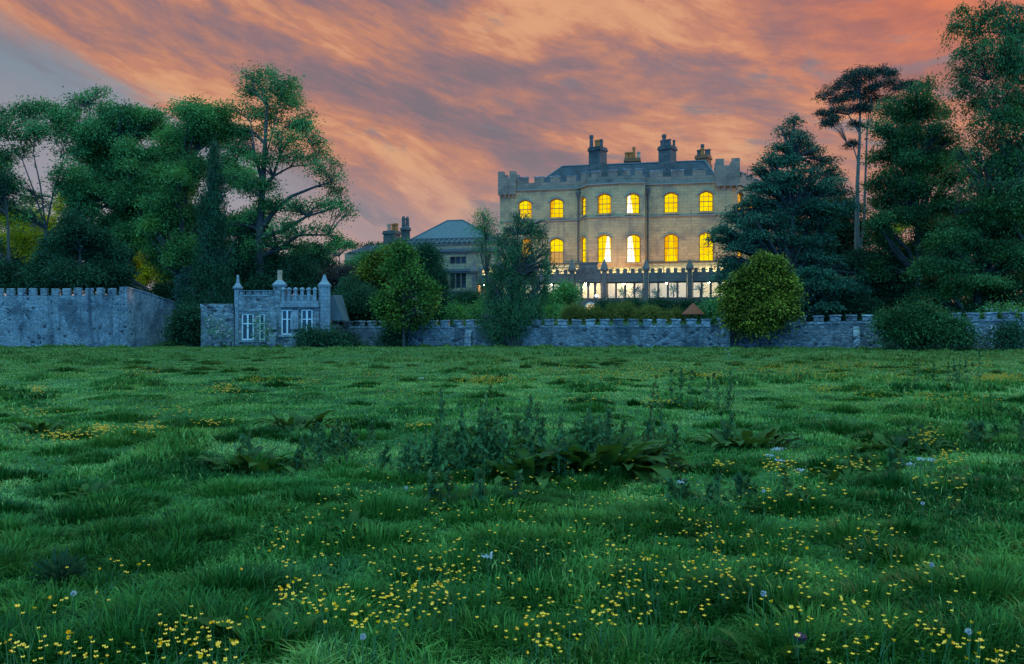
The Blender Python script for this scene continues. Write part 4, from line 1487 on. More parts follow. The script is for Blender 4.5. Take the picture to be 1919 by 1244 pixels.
for dx in (-.22, .20):
    g = G()
    g.frustum((c2.x + dx, 99 + dx), .24, .21, zz(424.5, 99) + .003, zz(411, 99), 9)
    g.frustum((c2.x + dx, 99 + dx), .27, .14, zz(411, 99) + .003, zz(405.5, 99), 9)
    g.build('chimney_pot', M['chim'], oct_)

# low slate roofed outbuilding behind the shrubs
frB_ = Fr(pxy(640, 108), pxy(748, 105))
outb = thing('outbuilding', frB_.p(3, -3, 2.5), 'low stone outbuilding with a blue slate roof behind the shrubs', 'outbuilding')
g = G()
ze_ = EYE - (473 - CY) * 107 / F
g.box(frB_, .5, frB_.L, -6, 0, 1.5, ze_)
g.build('wall', M['wing'], outb)
g = G()
zr2 = EYE - (459.5 - CY) * 110 / F
e = [frB_.p(.9, .25, ze_ + .01), frB_.p(frB_.L, .25, ze_ + .01), frB_.p(frB_.L, -6.2, ze_ + .01), frB_.p(.9, -6.2, ze_ + .01)]
rd = [frB_.p(2.4, -3, zr2), frB_.p(frB_.L, -3, zr2)]
g.poly(e + rd, [(0, 1, 5, 4), (2, 3, 4, 5), (3, 0, 4), (1, 2, 5)])
g.build('roof', M['slate'], outb)

# ------------------------------------------------------------------ garden: rust-coloured shelter, floodlight
q = PX(1299, 0, 66)
ks = thing('garden_shelter', (q.x, 66, H(q.x, 66)), 'garden shelter with a rusty conical roof peeping over the low wall', 'shelter')
ztip, zeave = EYE - (567.5 - CY) * 66 / F, EYE - (588 - CY) * 66 / F
g = G()
g.frustum((q.x, 66), .95, .03, zeave, ztip, 14)
g.frustum((q.x, 66), .98, .95, zeave - .05, zeave - .002, 14)
g.build('roof', M['rust'], ks)
for k in range(6):
    a_ = 2 * math.pi * k / 6 + .3
    g = G()
    g.tube([(q.x + .72 * math.cos(a_), 66 + .72 * math.sin(a_), H(q.x, 66) - .2), (q.x + .72 * math.cos(a_), 66 + .72 * math.sin(a_), zeave - .05)], [.04, .04], 6)
    g.build('post', M['dark_wood'], ks)


def flood(px, py, Y, label, power, aim, size=R(125), col=(1.0, 0.63, 0.26), lens=.13):
    p_ = PX(px, py, Y)
    o = thing('floodlight', (p_.x, p_.y, H(p_.x, p_.y)), label, 'floodlight')
    g = G()
    g.tube([(p_.x, p_.y, H(p_.x, p_.y) - .1), (p_.x, p_.y, p_.z - .1)], [.035, .035], 6)
    g.build('post', M['iron'], o)
    g = G()
    g.frustum((p_.x, p_.y + .0), .10, .15, p_.z - .12, p_.z + .02, 10)
    g.build('housing', M['iron'], o)
    g = G()
    for k in range(6):
        a0, a1 = math.pi * k / 6 - math.pi / 2, math.pi * (k + 1) / 6 - math.pi / 2
        g.frustum(p_ + Vector((0, 0, .1)), max(lens * math.cos(a0), .004), max(lens * math.cos(a1), .004), p_.z + .1 + lens * math.sin(a0), p_.z + .1 + lens * math.sin(a1), 10)
    g.build('lens', M['flood'], o)
    ld = bpy.data.lights.new('flood_beam', 'SPOT')
    ld.energy, ld.color, ld.spot_size, ld.spot_blend, ld.shadow_soft_size = power, col, size, .8, .3
    lo = bpy.data.objects.new('flood_beam', ld)
    COL.objects.link(lo)
    lo.parent = o
    lo.location = (0, 0, p_.z + .35 - o.location.z)
    d = Vector(aim) - (p_ + Vector((0, 0, .35)))
    lo.rotation_euler = d.to_track_quat('-Z', 'Y').to_euler()
    return o


flood(1118, 556, 82.5, 'bright white floodlight shining beside the gothic porch', 70, HF.p(9, 0, 13))
flood(1039, 556, 82.5, 'white floodlight half hidden by the weeping birch', 50, HF.p(4, 0, 13))

for px_, lab_ in ((985, 'added unseen floodlight behind the conservatory battlements near the weeping birch'), (1102, 'added unseen floodlight behind the crest panel of the conservatory'),  # hidden lamps added behind the parapet to warm the facade
                  (1170, 'added unseen floodlight behind the battlements between porch and third pier'), (1252, 'added unseen floodlight behind the battlements of the middle conservatory bay'), (1335, 'added unseen floodlight behind the battlements beside the cedar')):
    uq = frO.u(px_, -.75)
    q_ = frO.p(uq, -.75, z_par - .02)
    fo_ = thing('floodlight', q_, lab_, 'floodlight')
    g = G()
    g.box(frO, uq - .16, uq + .16, -.87, -.63, z_par - .02, z_par + .12)
    g.build('housing', M['iron'], fo_)
    ld = bpy.data.lights.new('flood_beam', 'SPOT')
    ld.energy, ld.color, ld.spot_size, ld.spot_blend, ld.shadow_soft_size = 440, (1.0, 0.56, 0.20), R(150), .7, .12
    lo = bpy.data.objects.new('flood_beam', ld)
    COL.objects.link(lo)
    lo.parent = fo_
    lo.location = (0, 0, .32)
    lo.rotation_euler = (Vector(HF.p(HF.u(px_, 0), 0, 14.5)) - Vector(q_)).to_track_quat('-Z', 'Y').to_euler()

# ------------------------------------------------------------------ trees behind the tall wall
plant('sycamore_tree', 'wide open-branched sycamore above the tall wall at the edge of the wood', 'tree', 94, 74,
      [(20, 212, 34, 18), (70, 208, 44, 18), (118, 222, 34, 18), (25, 250, 40, 20), (85, 238, 50, 20), (135, 250, 30, 22), (-15, 240, 30, 30), (5, 290, 26, 16), (140, 285, 26, 14), (40, 280, 20, 10),
       (135, 320, 40, 22), (120, 350, 36, 22), (20, 345, 25, 14), (60, 370, 30, 10), (150, 390, 32, 18), (30, 395, 30, 14)],
      M['leaf'], [(88, 520), (86, 430)], .55, 11, lai=2.1, leaf=0.22, sub_=3,
      limbs=[[(86, 430), (66, 365), (42, 300), (14, 262)], [(86, 430), (98, 370), (118, 300), (122, 245)], [(86, 430), (76, 350), (62, 285), (70, 225)], [(66, 365), (40, 330), (8, 310)], [(98, 370), (128, 335), (138, 300)], [(86, 440), (130, 410), (150, 385)]])
plant('poplar_tree', 'thin sparse-topped tree rising between the sycamore and the broad dark oak', 'tree', 172, 80,
      [(150, 182, 26, 10), (188, 176, 16, 8), (172, 200, 34, 12), (135, 205, 18, 10), (205, 205, 22, 12), (165, 228, 36, 16), (190, 240, 30, 18)],
      M['leaf'], [(172, 440), (170, 300), (168, 195)], .32, 12, lai=1.0, leaf=.24, sub_=4, twigs=7)
plant('oak_tree', 'broad dense dark green oak above the battlements of the tall wall', 'tree', 228, 77,
      [(175, 250, 40, 34), (225, 232, 45, 28), (275, 240, 40, 30), (200, 300, 55, 40), (262, 305, 55, 42), (172, 360, 46, 40), (240, 372, 60, 42), (292, 372, 36, 40), (205, 430, 48, 32), (268, 438, 46, 36), (310, 290, 30, 30), (245, 215, 30, 14), (290, 218, 20, 12)],
      M['leaf'], [(232, 500), (230, 400), (228, 290)], .5, 13, lai=3.4, leaf=0.21, sub_=5)
plant('ash_tree', 'rounded ash with pale green lower boughs next to the weeping conifer', 'tree', 338, 73,
      [(350, 222, 44, 26), (398, 208, 38, 22), (330, 268, 42, 30), (385, 262, 48, 34), (345, 330, 52, 34), (305, 372, 36, 30), (330, 408, 48, 34), (292, 470, 38, 34), (345, 470, 40, 34), (420, 235, 26, 18), (300, 420, 36, 22), (280, 430, 24, 20)],
      M['leaf_light'], [(336, 520), (340, 420), (352, 300), (365, 240)], .42, 14, lai=2.7, leaf=0.21, sub_=5)
plant('lime_tree', 'tall lime with a high narrow crown and long boughs reaching over the lodge', 'tree', 484, 72,
      [(488, 147, 40, 12), (532, 152, 30, 14), (468, 168, 28, 16), (512, 176, 40, 16), (552, 190, 28, 20), (575, 226, 20, 20), (455, 205, 20, 16), (505, 212, 38, 20), (548, 228, 32, 18), (470, 250, 36, 22), (535, 262, 40, 15), (585, 258, 16, 14),
       (458, 290, 38, 24), (500, 300, 40, 18), (566, 292, 36, 12), (604, 308, 26, 15), (624, 338, 22, 16), (633, 356, 18, 10),
       (585, 384, 46, 10), (632, 384, 26, 11), (648, 400, 14, 12), (548, 392, 28, 9), (450, 345, 34, 26), (505, 345, 32, 15), (520, 372, 24, 10),
       (540, 425, 40, 13), (600, 428, 24, 10), (628, 446, 16, 16), (500, 400, 34, 22), (455, 410, 38, 34), (520, 448, 44, 15), (478, 460, 40, 30), (560, 460, 26, 12), (505, 500, 44, 26), (592, 270, 14, 8), (600, 285, 12, 6)],
      M['leaf'], [(486, 520), (487, 430), (492, 350), (497, 270), (500, 200)], .50, 15, lai=1.9, leaf=0.20, sub_=3,
      limbs=[[(487, 430), (515, 395), (545, 368), (590, 350), (622, 340)], [(490, 360), (512, 330), (525, 290), (530, 240)], [(512, 330), (545, 312), (590, 308)], [(487, 445), (530, 432), (575, 405), (640, 386)], [(486, 480), (520, 468), (560, 440), (615, 440)], [(497, 300), (510, 250), (525, 190), (535, 160)], [(492, 340), (478, 290), (470, 230)]])
plant('weeping_cypress', 'dark weeping conifer with hanging sprays standing behind the small lodge', 'tree', 398, 68,
      [(402, 292, 10, 16), (402, 325, 18, 22), (400, 365, 26, 28), (398, 410, 32, 30), (402, 455, 40, 32), (400, 505, 48, 34), (405, 550, 52, 34), (402, 590, 50, 30), (402, 270, 5, 8)],
      M['leaf_dark'], [(400, 520), (401, 400), (402, 285)], .34, 16, lai=2.2, leaf=.24, width=.36, sr=.55, hang=1.0, sub_=5, djit=.45)
plant('yew_tree', 'dark rounded yew in front of the oak, just above the tall wall', 'tree', 150, 68,
      [(150, 432, 44, 30), (115, 470, 38, 34), (180, 472, 44, 36), (140, 510, 60, 34), (90, 510, 30, 30), (205, 515, 34, 30)],
      M['leaf_dark'], [(150, 540), (150, 470)], .3, 17, lai=3.6, leaf=.2, sub_=6)
plant('spruce_tree', 'pale blue-green young spruce filling the gap between tall wall and lodge', 'tree', 356, 72,
      [(357, 508, 7, 9), (356, 524, 13, 11), (355, 542, 17, 12), (356, 562, 20, 13), (357, 584, 22, 14), (357, 604, 22, 12)],
      M['needle_light'], [(357, 600), (357, 505)], .16, 18, lai=3.4, leaf=.2, width=.4, flat=.35, sub_=6, djit=.05)
plant('yew_bush', 'black yew filling the dark opening between tall wall and lodge', 'bush', 361, 63,
      [(350, 622, 18, 22), (366, 622, 16, 22), (360, 596, 18, 20), (340, 606, 16, 22), (358, 636, 18, 12), (374, 640, 12, 10)], M['leaf_dark'], None, .2, 118, lai=4, leaf=.2, sub_=6, djit=.1)
plant('holly_tree', 'dark holly mass filling the view under the sycamore boughs', 'tree', 18, 71,
      [(8, 345, 20, 26), (0, 380, 18, 18), (-30, 400, 30, 50), (40, 520, 44, 24), (0, 515, 40, 30), (-40, 480, 30, 60), (70, 520, 30, 22)],
      M['leaf_dark'], [(18, 520), (14, 400)], .3, 19, lai=2.4, leaf=.22, sub_=5)
plant('laurel_bush', 'dark laurel thicket behind the lodge chimney', 'bush', 520, 72,
      [(465, 470, 30, 30), (470, 440, 26, 24), (575, 545, 40, 22), (610, 560, 30, 20), (500, 540, 40, 26), (540, 520, 40, 28), (560, 500, 34, 26), (500, 500, 34, 30), (470, 520, 34, 40), (450, 560, 40, 30)],
      M['leaf_dark'], None, .3, 20, lai=3.4, leaf=.22, sub_=5)
plant('spruce_tree', 'short dark spire-topped conifer between the lime boughs and the outbuilding', 'tree', 590, 82,
      [(590, 458, 8, 9), (590, 474, 16, 12), (592, 494, 26, 14), (594, 514, 32, 16), (560, 500, 24, 20), (615, 505, 22, 16)],
      M['leaf_dark'], [(590, 560), (590, 460)], .2, 21, lai=3.2, leaf=.2, width=.4, flat=.4, sub_=5, djit=.1)
plant('copper_shrub', 'purple and copper leaved shrub behind the lodge turret', 'shrub', 620, 76,
      [(570, 520, 34, 14), (610, 522, 36, 16), (645, 516, 30, 18), (662, 528, 24, 18), (640, 545, 34, 20), (600, 545, 40, 22)],
      M['copper'], None, .2, 22, lai=3.0, leaf=.2, sub_=5)
plant('wood_tree', 'tree with a yellow glow tinted into its leaves in the gap under the open sycamore', 'tree', 60, 104,
      [(30, 400, 50, 30), (90, 420, 40, 30), (20, 450, 60, 40), (95, 470, 50, 40), (50, 500, 70, 40), (140, 440, 40, 30), (120, 380, 30, 20)],
      M['leaf_glow'], [(60, 480), (60, 400)], .3, 23, lai=1.6, leaf=.28, sub_=5)
plant('wood_tree', 'tree with yellow light tinted into its leaves, showing in chinks below the broad oak', 'tree', 245, 104,
      [(215, 430, 40, 30), (260, 450, 40, 30), (235, 490, 50, 34), (290, 510, 50, 30), (250, 530, 50, 24), (330, 520, 40, 30)],
      M['leaf_glow'], [(245, 480), (245, 420)], .3, 24, lai=1.8, leaf=.28, sub_=5)
plant('wood_tree', 'young tree with leaves tinted as if lit yellow, low under the sycamore at the edge of the wood', 'tree', 28, 84,
      [(20, 415, 30, 16), (45, 440, 34, 20), (10, 455, 30, 20), (60, 470, 26, 14), (30, 480, 34, 12)],
      M['leaf_glow'], [(28, 500), (28, 420)], .15, 123, lai=1.2, leaf=.24, sub_=4)
plant('wood_tree', 'dark woodland tree deep behind the oak and the ash', 'tree', 330, 88,
      [(170, 450, 40, 40), (345, 440, 50, 50), (400, 480, 60, 50), (480, 510, 60, 40), (190, 520, 40, 34), (350, 380, 50, 40), (440, 420, 50, 50), (250, 400, 40, 40), (300, 330, 50, 40), (430, 330, 40, 40), (330, 500, 30, 30), (225, 340, 40, 40), (440, 520, 50, 40), (540, 500, 40, 30)],
      M['leaf'], [(330, 480)], .35, 25, lai=2.6, leaf=.28, sub_=5)
plant('wood_tree', 'dark woodland tree deep behind the sycamore and the holly', 'tree', 120, 88,
      [(-40, 500, 50, 40), (20, 520, 60, 30), (-60, 420, 50, 50), (120, 520, 50, 30), (150, 380, 30, 30), (165, 330, 30, 26), (-20, 330, 40, 40)],
      M['leaf'], [(120, 480)], .35, 26, lai=2.4, leaf=.28, sub_=5)
plant('yew_bush', 'dark yew mass closing the view over the sloping wall end', 'bush', 305, 78,
      [(318, 555, 26, 22), (340, 560, 26, 30), (320, 580, 30, 24)], M['leaf_dark'], None, .2, 127, lai=3.0, leaf=.2, sub_=5, djit=.2)
plant('distant_tree', 'distant round-headed tree beyond the outbuilding roof', 'tree', 640, 135,
      [(632, 462, 18, 12), (655, 458, 12, 8), (612, 468, 16, 10), (600, 480, 30, 12)],
      M['leaf'], [(636, 480)], .3, 27, lai=2.4, leaf=.34, sub_=4)
plant('distant_tree', 'distant low tree showing at the foot of the sky beside the wing chimneys', 'tree', 690, 140,
      [(690, 462, 30, 7), (712, 466, 16, 7)], M['leaf_dark'], [(690, 480)], .3, 28, lai=2.2, leaf=.34, sub_=4)

# ------------------------------------------------------------------ shrubs and trees around the garden wall
plant('yew_bush', 'dark clipped round yew beside the lodge roof', 'bush', 668, 69,
      [(668, 565, 32, 30), (652, 580, 24, 26), (690, 580, 26, 28), (668, 545, 22, 20)], M['leaf_dark'], None, .3, 31, lai=5.0, leaf=.14, sub_=9, shell=.6)
plant('golden_cypress', 'yellow-green feathery cypress behind the young maple', 'tree', 706, 71,
      [(706, 488, 13, 14), (700, 512, 22, 16), (716, 520, 24, 20), (690, 540, 20, 18), (712, 560, 34, 24), (704, 585, 30, 20), (735, 480, 18, 14), (728, 500, 22, 18)],
      M['gold'], [(706, 560), (706, 490)], .16, 32, lai=3.8, leaf=.19, width=.5, sub_=7, djit=.1)
plant('maple_tree', 'young yellow-green maple on a thin trunk in front of the low wall', 'tree', 757, 62.5,
      [(748, 466, 12, 12), (764, 484, 12, 12), (742, 498, 20, 16), (774, 508, 18, 14), (757, 535, 28, 20), (788, 535, 18, 14), (736, 556, 20, 16), (798, 562, 14, 12), (728, 582, 12, 8), (762, 578, 30, 18), (746, 600, 22, 9), (782, 598, 20, 10), (806, 545, 8, 6), (718, 562, 8, 6)],
      M['leaf_lime'], [(756, 610), (757, 560), (755, 470)], .11, 33, lai=1.9, leaf=.22, width=.75, sub_=5, djit=.22,
      limbs=[[(757, 590), (772, 545), (785, 505)], [(757, 585), (738, 550), (728, 520)], [(756, 560), (748, 510), (746, 470)]])
plant('column_cypress', 'dark narrow column cypress against the old stone wing', 'tree', 812, 74,
      [(800, 478, 14, 16), (806, 505, 20, 22), (813, 540, 19, 28), (818, 575, 15, 28), (820, 596, 13, 22)],
      M['leaf_dark'], [(815, 560), (804, 480)], .14, 34, lai=5.5, leaf=.17, width=.4, sub_=7, djit=.05, shell=.6)
plant('laurel_bush', 'dark spreading shrub between the outbuilding and the golden cypress', 'bush', 690, 80,
      [(690, 490, 18, 14), (675, 500, 18, 14), (720, 478, 24, 12), (650, 530, 30, 20), (660, 505, 20, 12)], M['leaf'], None, .2, 35, lai=3.2, leaf=.2, sub_=5)
plant('weeping_birch', 'weeping birch hanging its fine dark strands over the low wall', 'tree', 962, 61.5,
      [(975, 402, 22, 8), (990, 420, 34, 10), (955, 428, 22, 9), (1008, 438, 22, 9), (975, 455, 36, 13), (1015, 468, 18, 9), (948, 470, 24, 11), (930, 500, 20, 12), (960, 512, 30, 18), (995, 510, 18, 16), (965, 540, 28, 18),
       (925, 545, 22, 20), (965, 560, 34, 24), (1000, 565, 20, 22), (935, 582, 32, 24), (985, 592, 34, 24), (920, 600, 22, 22), (960, 610, 40, 20), (1003, 605, 20, 24), (940, 600, 30, 20), (975, 575, 34, 22), (950, 560, 30, 20), (912, 525, 16, 18), (938, 445, 18, 9), (1022, 492, 16, 12), (1022, 535, 14, 18), (948, 500, 24, 14), (985, 480, 24, 12)],
      M['birch_leaf'], [(964, 600), (966, 520), (970, 440), (975, 392)], .17, 36, lai=1.0, leaf=.15, width=.42, sr=.30, hang=.62, sub_=5, djit=.22, k=34, outward=.1, twigs=8)
plant('birch_sapling', 'wispy bare-topped sapling beside the corner of the mansion', 'tree', 912, 70,
      [(905, 402, 12, 8), (916, 418, 16, 10), (900, 425, 10, 8), (920, 440, 16, 10), (908, 455, 18, 10), (912, 475, 16, 10)],
      M['leaf'], [(912, 520), (910, 450), (906, 396)], .08, 37, lai=.8, leaf=.15, width=.5, sub_=4, djit=.1, twigs=9)
plant('maple_shrub', 'bushy light-green shrub lit from behind by the conservatory', 'shrub', 1045, 76,
      [(1050, 545, 26, 16), (1030, 560, 24, 18), (1062, 562, 20, 16), (1040, 580, 34, 14), (1068, 545, 12, 12)], M['leaf_light'], None, .2, 38, lai=2.2, leaf=.2, sub_=5)
plant('golden_conifer', 'huge round golden-green conifer bulging over the low wall', 'tree', 1424, 56.9,
      [(1428, 484, 16, 12), (1438, 498, 32, 16), (1404, 512, 28, 16), (1458, 520, 30, 18), (1384, 540, 26, 18), (1424, 545, 52, 26), (1470, 552, 22, 20), (1378, 568, 20, 18), (1420, 578, 50, 20), (1466, 578, 24, 14), (1390, 592, 24, 12), (1430, 598, 34, 14), (1410, 606, 24, 8)],
      M['gold'], None, .3, 39, lai=3.0, leaf=.20, width=.5, sr=.38, flat=.35, sub_=8, djit=.22, shell=.62, droop=.35)
plant('cedar_tree', 'big layered dark tree partly covering the lit end of the mansion', 'tree', 1480, 72,
      [(1488, 226, 14, 9), (1478, 245, 22, 9), (1502, 252, 22, 9), (1456, 272, 22, 8), (1500, 275, 34, 10), (1525, 285, 22, 8), (1440, 295, 24, 9), (1480, 300, 40, 12), (1535, 305, 28, 10), (1430, 320, 26, 10), (1490, 328, 58, 15), (1555, 325, 26, 10),
       (1425, 350, 34, 13), (1480, 356, 56, 17), (1548, 352, 44, 16), (1405, 378, 32, 12), (1460, 388, 60, 18), (1540, 385, 56, 18), (1385, 405, 30, 10), (1440, 418, 60, 18), (1530, 415, 64, 20), (1360, 428, 30, 9), (1420, 448, 60, 18), (1510, 448, 70, 22), (1335, 448, 24, 7), (1378, 462, 34, 10),
       (1440, 480, 60, 20), (1530, 485, 64, 24), (1358, 490, 28, 10), (1395, 500, 36, 14), (1500, 520, 70, 24), (1560, 545, 60, 26), (1520, 570, 60, 24), (1360, 515, 20, 10), (1590, 520, 40, 24)],
      M['needle'], [(1482, 520), (1485, 400), (1487, 300), (1488, 222)], .38, 40, lai=2.3, leaf=.22, width=.45, flat=.28, sub_=4, djit=.4, droop=.2, twigs=6)
plant('scots_pine', 'tall twin-trunked pine with a flat dark crown high above the other trees', 'tree', 1610, 78,
      [(1640, 128, 34, 8), (1668, 134, 22, 8), (1612, 138, 26, 8), (1590, 150, 26, 9), (1640, 148, 40, 11), (1568, 162, 22, 8), (1610, 166, 38, 11), (1665, 160, 34, 10), (1550, 180, 18, 8), (1588, 184, 34, 10), (1640, 180, 40, 10), (1695, 158, 24, 8), (1720, 162, 16, 8), (1545, 212, 14, 6), (1560, 222, 20, 7), (1575, 205, 22, 7), (1600, 205, 30, 8), (1625, 200, 24, 8), (1595, 268, 8, 4), (1606, 232, 14, 6), (1550, 230, 10, 6)],
      M['pine_needle'], [(1608, 520), (1606, 440), (1607, 340), (1611, 260), (1612, 180)], .34, 41, lai=1.35, leaf=.24, width=.28, sr=.30, flat=.5, sub_=4, djit=.3, bark=M['pine_bark'], k=44,
      limbs=[[(1611, 470), (1619, 420), (1622, 330), (1625, 240), (1634, 170)], [(1611, 250), (1590, 215), (1560, 210)], [(1625, 240), (1650, 190), (1690, 165)], [(1607, 300), (1598, 272), (1588, 268)]])
plant('robinia_tree', 'tall rounded broadleaf tree crowding against the pine trunks', 'tree', 1720, 70,
      [(1738, 156, 16, 8), (1722, 172, 24, 10), (1690, 186, 26, 12), (1740, 192, 30, 12), (1668, 208, 24, 12), (1712, 216, 40, 14), (1768, 212, 20, 9), (1660, 240, 26, 18), (1700, 250, 40, 16), (1755, 245, 36, 12), (1788, 262, 22, 8), (1660, 290, 34, 22), (1710, 296, 40, 18), (1765, 290, 40, 14), (1800, 290, 24, 10),
       (1665, 335, 36, 22), (1720, 345, 44, 18), (1780, 330, 36, 14), (1670, 385, 38, 26), (1720, 400, 40, 24), (1660, 440, 32, 26), (1700, 460, 40, 26), (1785, 375, 36, 18), (1690, 270, 34, 24), (1735, 270, 36, 24), (1690, 350, 34, 30), (1745, 320, 40, 24), (1660, 420, 30, 30), (1745, 420, 44, 34), (1700, 215, 30, 20), (1650, 500, 34, 30), (1720, 500, 40, 30)],
      M['leaf_mid'], [(1722, 520), (1720, 420), (1715, 320), (1720, 220)], .4, 42, lai=2.1, leaf=0.20, sub_=4, flat=.7, vs=1.15)
plant('larch_tree', 'giant tree leaning into the frame with feathery layered boughs against red sky', 'tree', 1985, 64,
      [(1855, 12, 40, 9), (1900, 22, 40, 10), (1800, 18, 16, 6), (1830, 32, 36, 8), (1880, 45, 40, 11), (1790, 50, 16, 6), (1820, 62, 26, 8), (1920, 60, 30, 14), (1870, 78, 44, 14), (1825, 95, 34, 11), (1900, 100, 40, 14), (1850, 118, 44, 12), (1800, 130, 20, 8), (1895, 140, 40, 14), (1815, 150, 28, 10), (1860, 165, 36, 12), (1805, 168, 18, 7), (1835, 190, 30, 10), (1905, 180, 34, 14), (1880, 215, 46, 13), (1830, 228, 24, 7), (1920, 225, 30, 14),
       (1860, 258, 50, 12), (1910, 262, 34, 12), (1810, 285, 34, 10), (1880, 300, 50, 13), (1830, 312, 44, 12), (1900, 345, 50, 14), (1840, 350, 44, 11), (1890, 385, 50, 14), (1900, 200, 30, 24), (1890, 285, 40, 22), (1905, 330, 30, 26), (1900, 60, 26, 24), (1895, 120, 26, 20), (1860, 330, 36, 18), (1915, 400, 30, 24), (1985, 10, 50, 24), (2010, 80, 50, 24), (1990, 150, 44, 20), (2020, 220, 56, 22), (2000, 300, 56, 22), (2030, 370, 60, 24)],
      M['leaf_mid'], [(1975, 520), (1970, 350), (1962, 180), (1955, 20), (1950, -60)], .6, 43, lai=1.8, leaf=.22, width=.4, sub_=4, flat=.4, droop=.7, djit=.5, twigs=7, vs=1.0,
      limbs=[[(1966, 250), (1925, 225), (1870, 225)], [(1970, 350), (1920, 345), (1850, 375), (1790, 400)], [(1962, 150), (1915, 130), (1850, 150)], [(1958, 80), (1900, 60), (1830, 60)]])
plant('beech_tree', 'broad dark beech filling the corner above the battlemented wall', 'tree', 1830, 66,
      [(1800, 415, 50, 20), (1860, 425, 50, 22), (1905, 430, 40, 26), (1780, 455, 50, 24), (1840, 470, 56, 26), (1900, 485, 50, 28), (1760, 495, 46, 26), (1820, 515, 56, 28), (1890, 535, 56, 28), (1770, 545, 50, 24), (1840, 560, 56, 22), (1930, 480, 40, 50), (1800, 585, 50, 18), (1870, 590, 50, 16), (1740, 575, 40, 20), (1910, 575, 40, 24), (1860, 395, 50, 20), (1800, 385, 36, 16)],
      M['leaf_mid'], [(1832, 540), (1834, 450)], .4, 44, lai=2.8, leaf=0.19, sub_=5, flat=.4)
plant('yew_tree', 'black-green yew in deep shade behind the wall under the pine', 'tree', 1650, 73,
      [(1600, 560, 50, 30), (1650, 530, 50, 40), (1700, 560, 50, 34), (1640, 490, 40, 34), (1560, 590, 40, 20), (1620, 590, 50, 20), (1690, 520, 40, 30), (1740, 590, 40, 24), (1510, 592, 30, 18)],
      M['leaf_dark'], [(1650, 560)], .4, 45, lai=3.2, leaf=.2, sub_=6)
plant('wood_tree', 'tree with a yellow glow tinted into its leaves between the pine and the beech', 'tree', 1680, 106,
      [(1670, 440, 30, 24), (1690, 480, 34, 24), (1660, 500, 30, 20), (1700, 420, 24, 20)], M['leaf_glow'], [(1680, 500)], .3, 46, lai=1.8, leaf=.3, sub_=4)
plant('wood_tree', 'dark woodland tree deep behind the beech', 'tree', 1800, 86,
      [(1770, 430, 40, 40), (1830, 420, 70, 50), (1900, 400, 60, 60), (1790, 500, 70, 50), (1880, 500, 80, 50), (1720, 550, 50, 34), (1950, 450, 60, 80)], M['leaf_dark'], [(1790, 480)], .35, 47, lai=2.2, leaf=.3, sub_=5)
plant('wood_tree', 'dark woodland tree behind the layered cedar and the pine', 'tree', 1560, 88,
      [(1500, 400, 50, 40), (1570, 390, 50, 50), (1540, 470, 70, 50), (1600, 460, 50, 60), (1500, 540, 60, 40), (1600, 540, 60, 40)], M['leaf_dark'], [(1560, 480)], .35, 48, lai=2.0, leaf=.3, sub_=5)
plant('laurel_shrub', 'bushy green shrub hugging the low wall beneath the beech', 'shrub', 1728, 52.8,
      [(1690, 608, 40, 20), (1720, 592, 30, 16), (1752, 600, 26, 16), (1665, 600, 22, 14), (1700, 630, 40, 20), (1750, 628, 30, 22), (1790, 615, 26, 18), (1800, 640, 20, 12), (1735, 582, 8, 10)],
      M['laurel'], None, .2, 49, lai=2.8, leaf=.17, sub_=6, djit=.12)
plant('laurel_shrub', 'smaller dark shrub at the far end of the battlemented wall', 'shrub', 1893, 51.5,
      [(1884, 628, 18, 14), (1905, 618, 18, 16), (1890, 642, 24, 12)], M['leaf_dark'], None, .2, 50, lai=2.0, leaf=.17, sub_=6, djit=.1)
rr_ = plant('rambling_rose', 'rambling rose with pale blooms on the wall end below the beech', 'rose', 1862, 55,
            [(1858, 584, 12, 6), (1868, 578, 8, 6), (1893, 586, 10, 6), (1905, 580, 8, 6)], M['leaf'], None, .1, 51, lai=1.2, leaf=.15, sub_=3, djit=.05)
rng = np.random.default_rng(52)
P_ = np.array([tuple(PX(rng.choice([1858, 1866, 1893, 1903]) + rng.normal() * 5, 581 + rng.normal() * 5, 54.6)) for _ in range(16)])
P_ = np.repeat(P_, 5, 0) + rng.normal(size=(80, 3)) * .03
V, Q, tt = leaf_cards(rng, P_, rng.normal(size=P_.shape), .10, .8, rng.uniform(size=len(P_)))
fast_mesh('blossom', V, [Q], M['petal'], rr_, tt)

# border behind the low wall and hedge below the orangery
plant('clipped_hedge', 'dark clipped hedge along the foot of the conservatory', 'hedge', 1220, 80,
      [(px, 577 + (i % 3) * 2, 19, 9 + (i % 4), 0) for i, px in enumerate(range(1135, 1350, 16))], M['leaf_dark'], None, .1, 52, lai=4.0, leaf=.16, sub_=6, depth=.6)
for i, (px, py, w, h, lab) in enumerate([(1110, 590, 30, 9, 'low feathery border plant behind the wall below the gothic porch'), (1165, 584, 28, 13, 'tallest feathery golden border plant behind the low wall'),
                                         (1215, 588, 26, 10, 'golden border plant behind the low wall below the dark hedge'), (1262, 591, 24, 8, 'low golden border plant touching the rusty shelter'),
                                         (1075, 588, 24, 10, 'green border plant behind the wall beside the weeping birch')]):
    plant('border_plant', lab, 'plant', px, 67, [(px - w * .5, py + 2, w * .5, h * .8, 0), (px + w * .4, py + 1, w * .5, h * .9, .3), (px, py, w * .5, h, .5)], M['ornam'], None, .1, 60 + i, lai=3.0, leaf=.18, width=.25, sub_=5, sr=.22, flat=1.2, hang=0, outward=.2)
plant('white_rose', 'white flowering shrub between the rusty shelter and the golden conifer', 'shrub', 1345, 68,
      [(1335, 575, 18, 14), (1352, 588, 16, 12), (1328, 595, 16, 8)], M['leaf'], None, .1, 66, lai=3.0, leaf=.16, sub_=5)
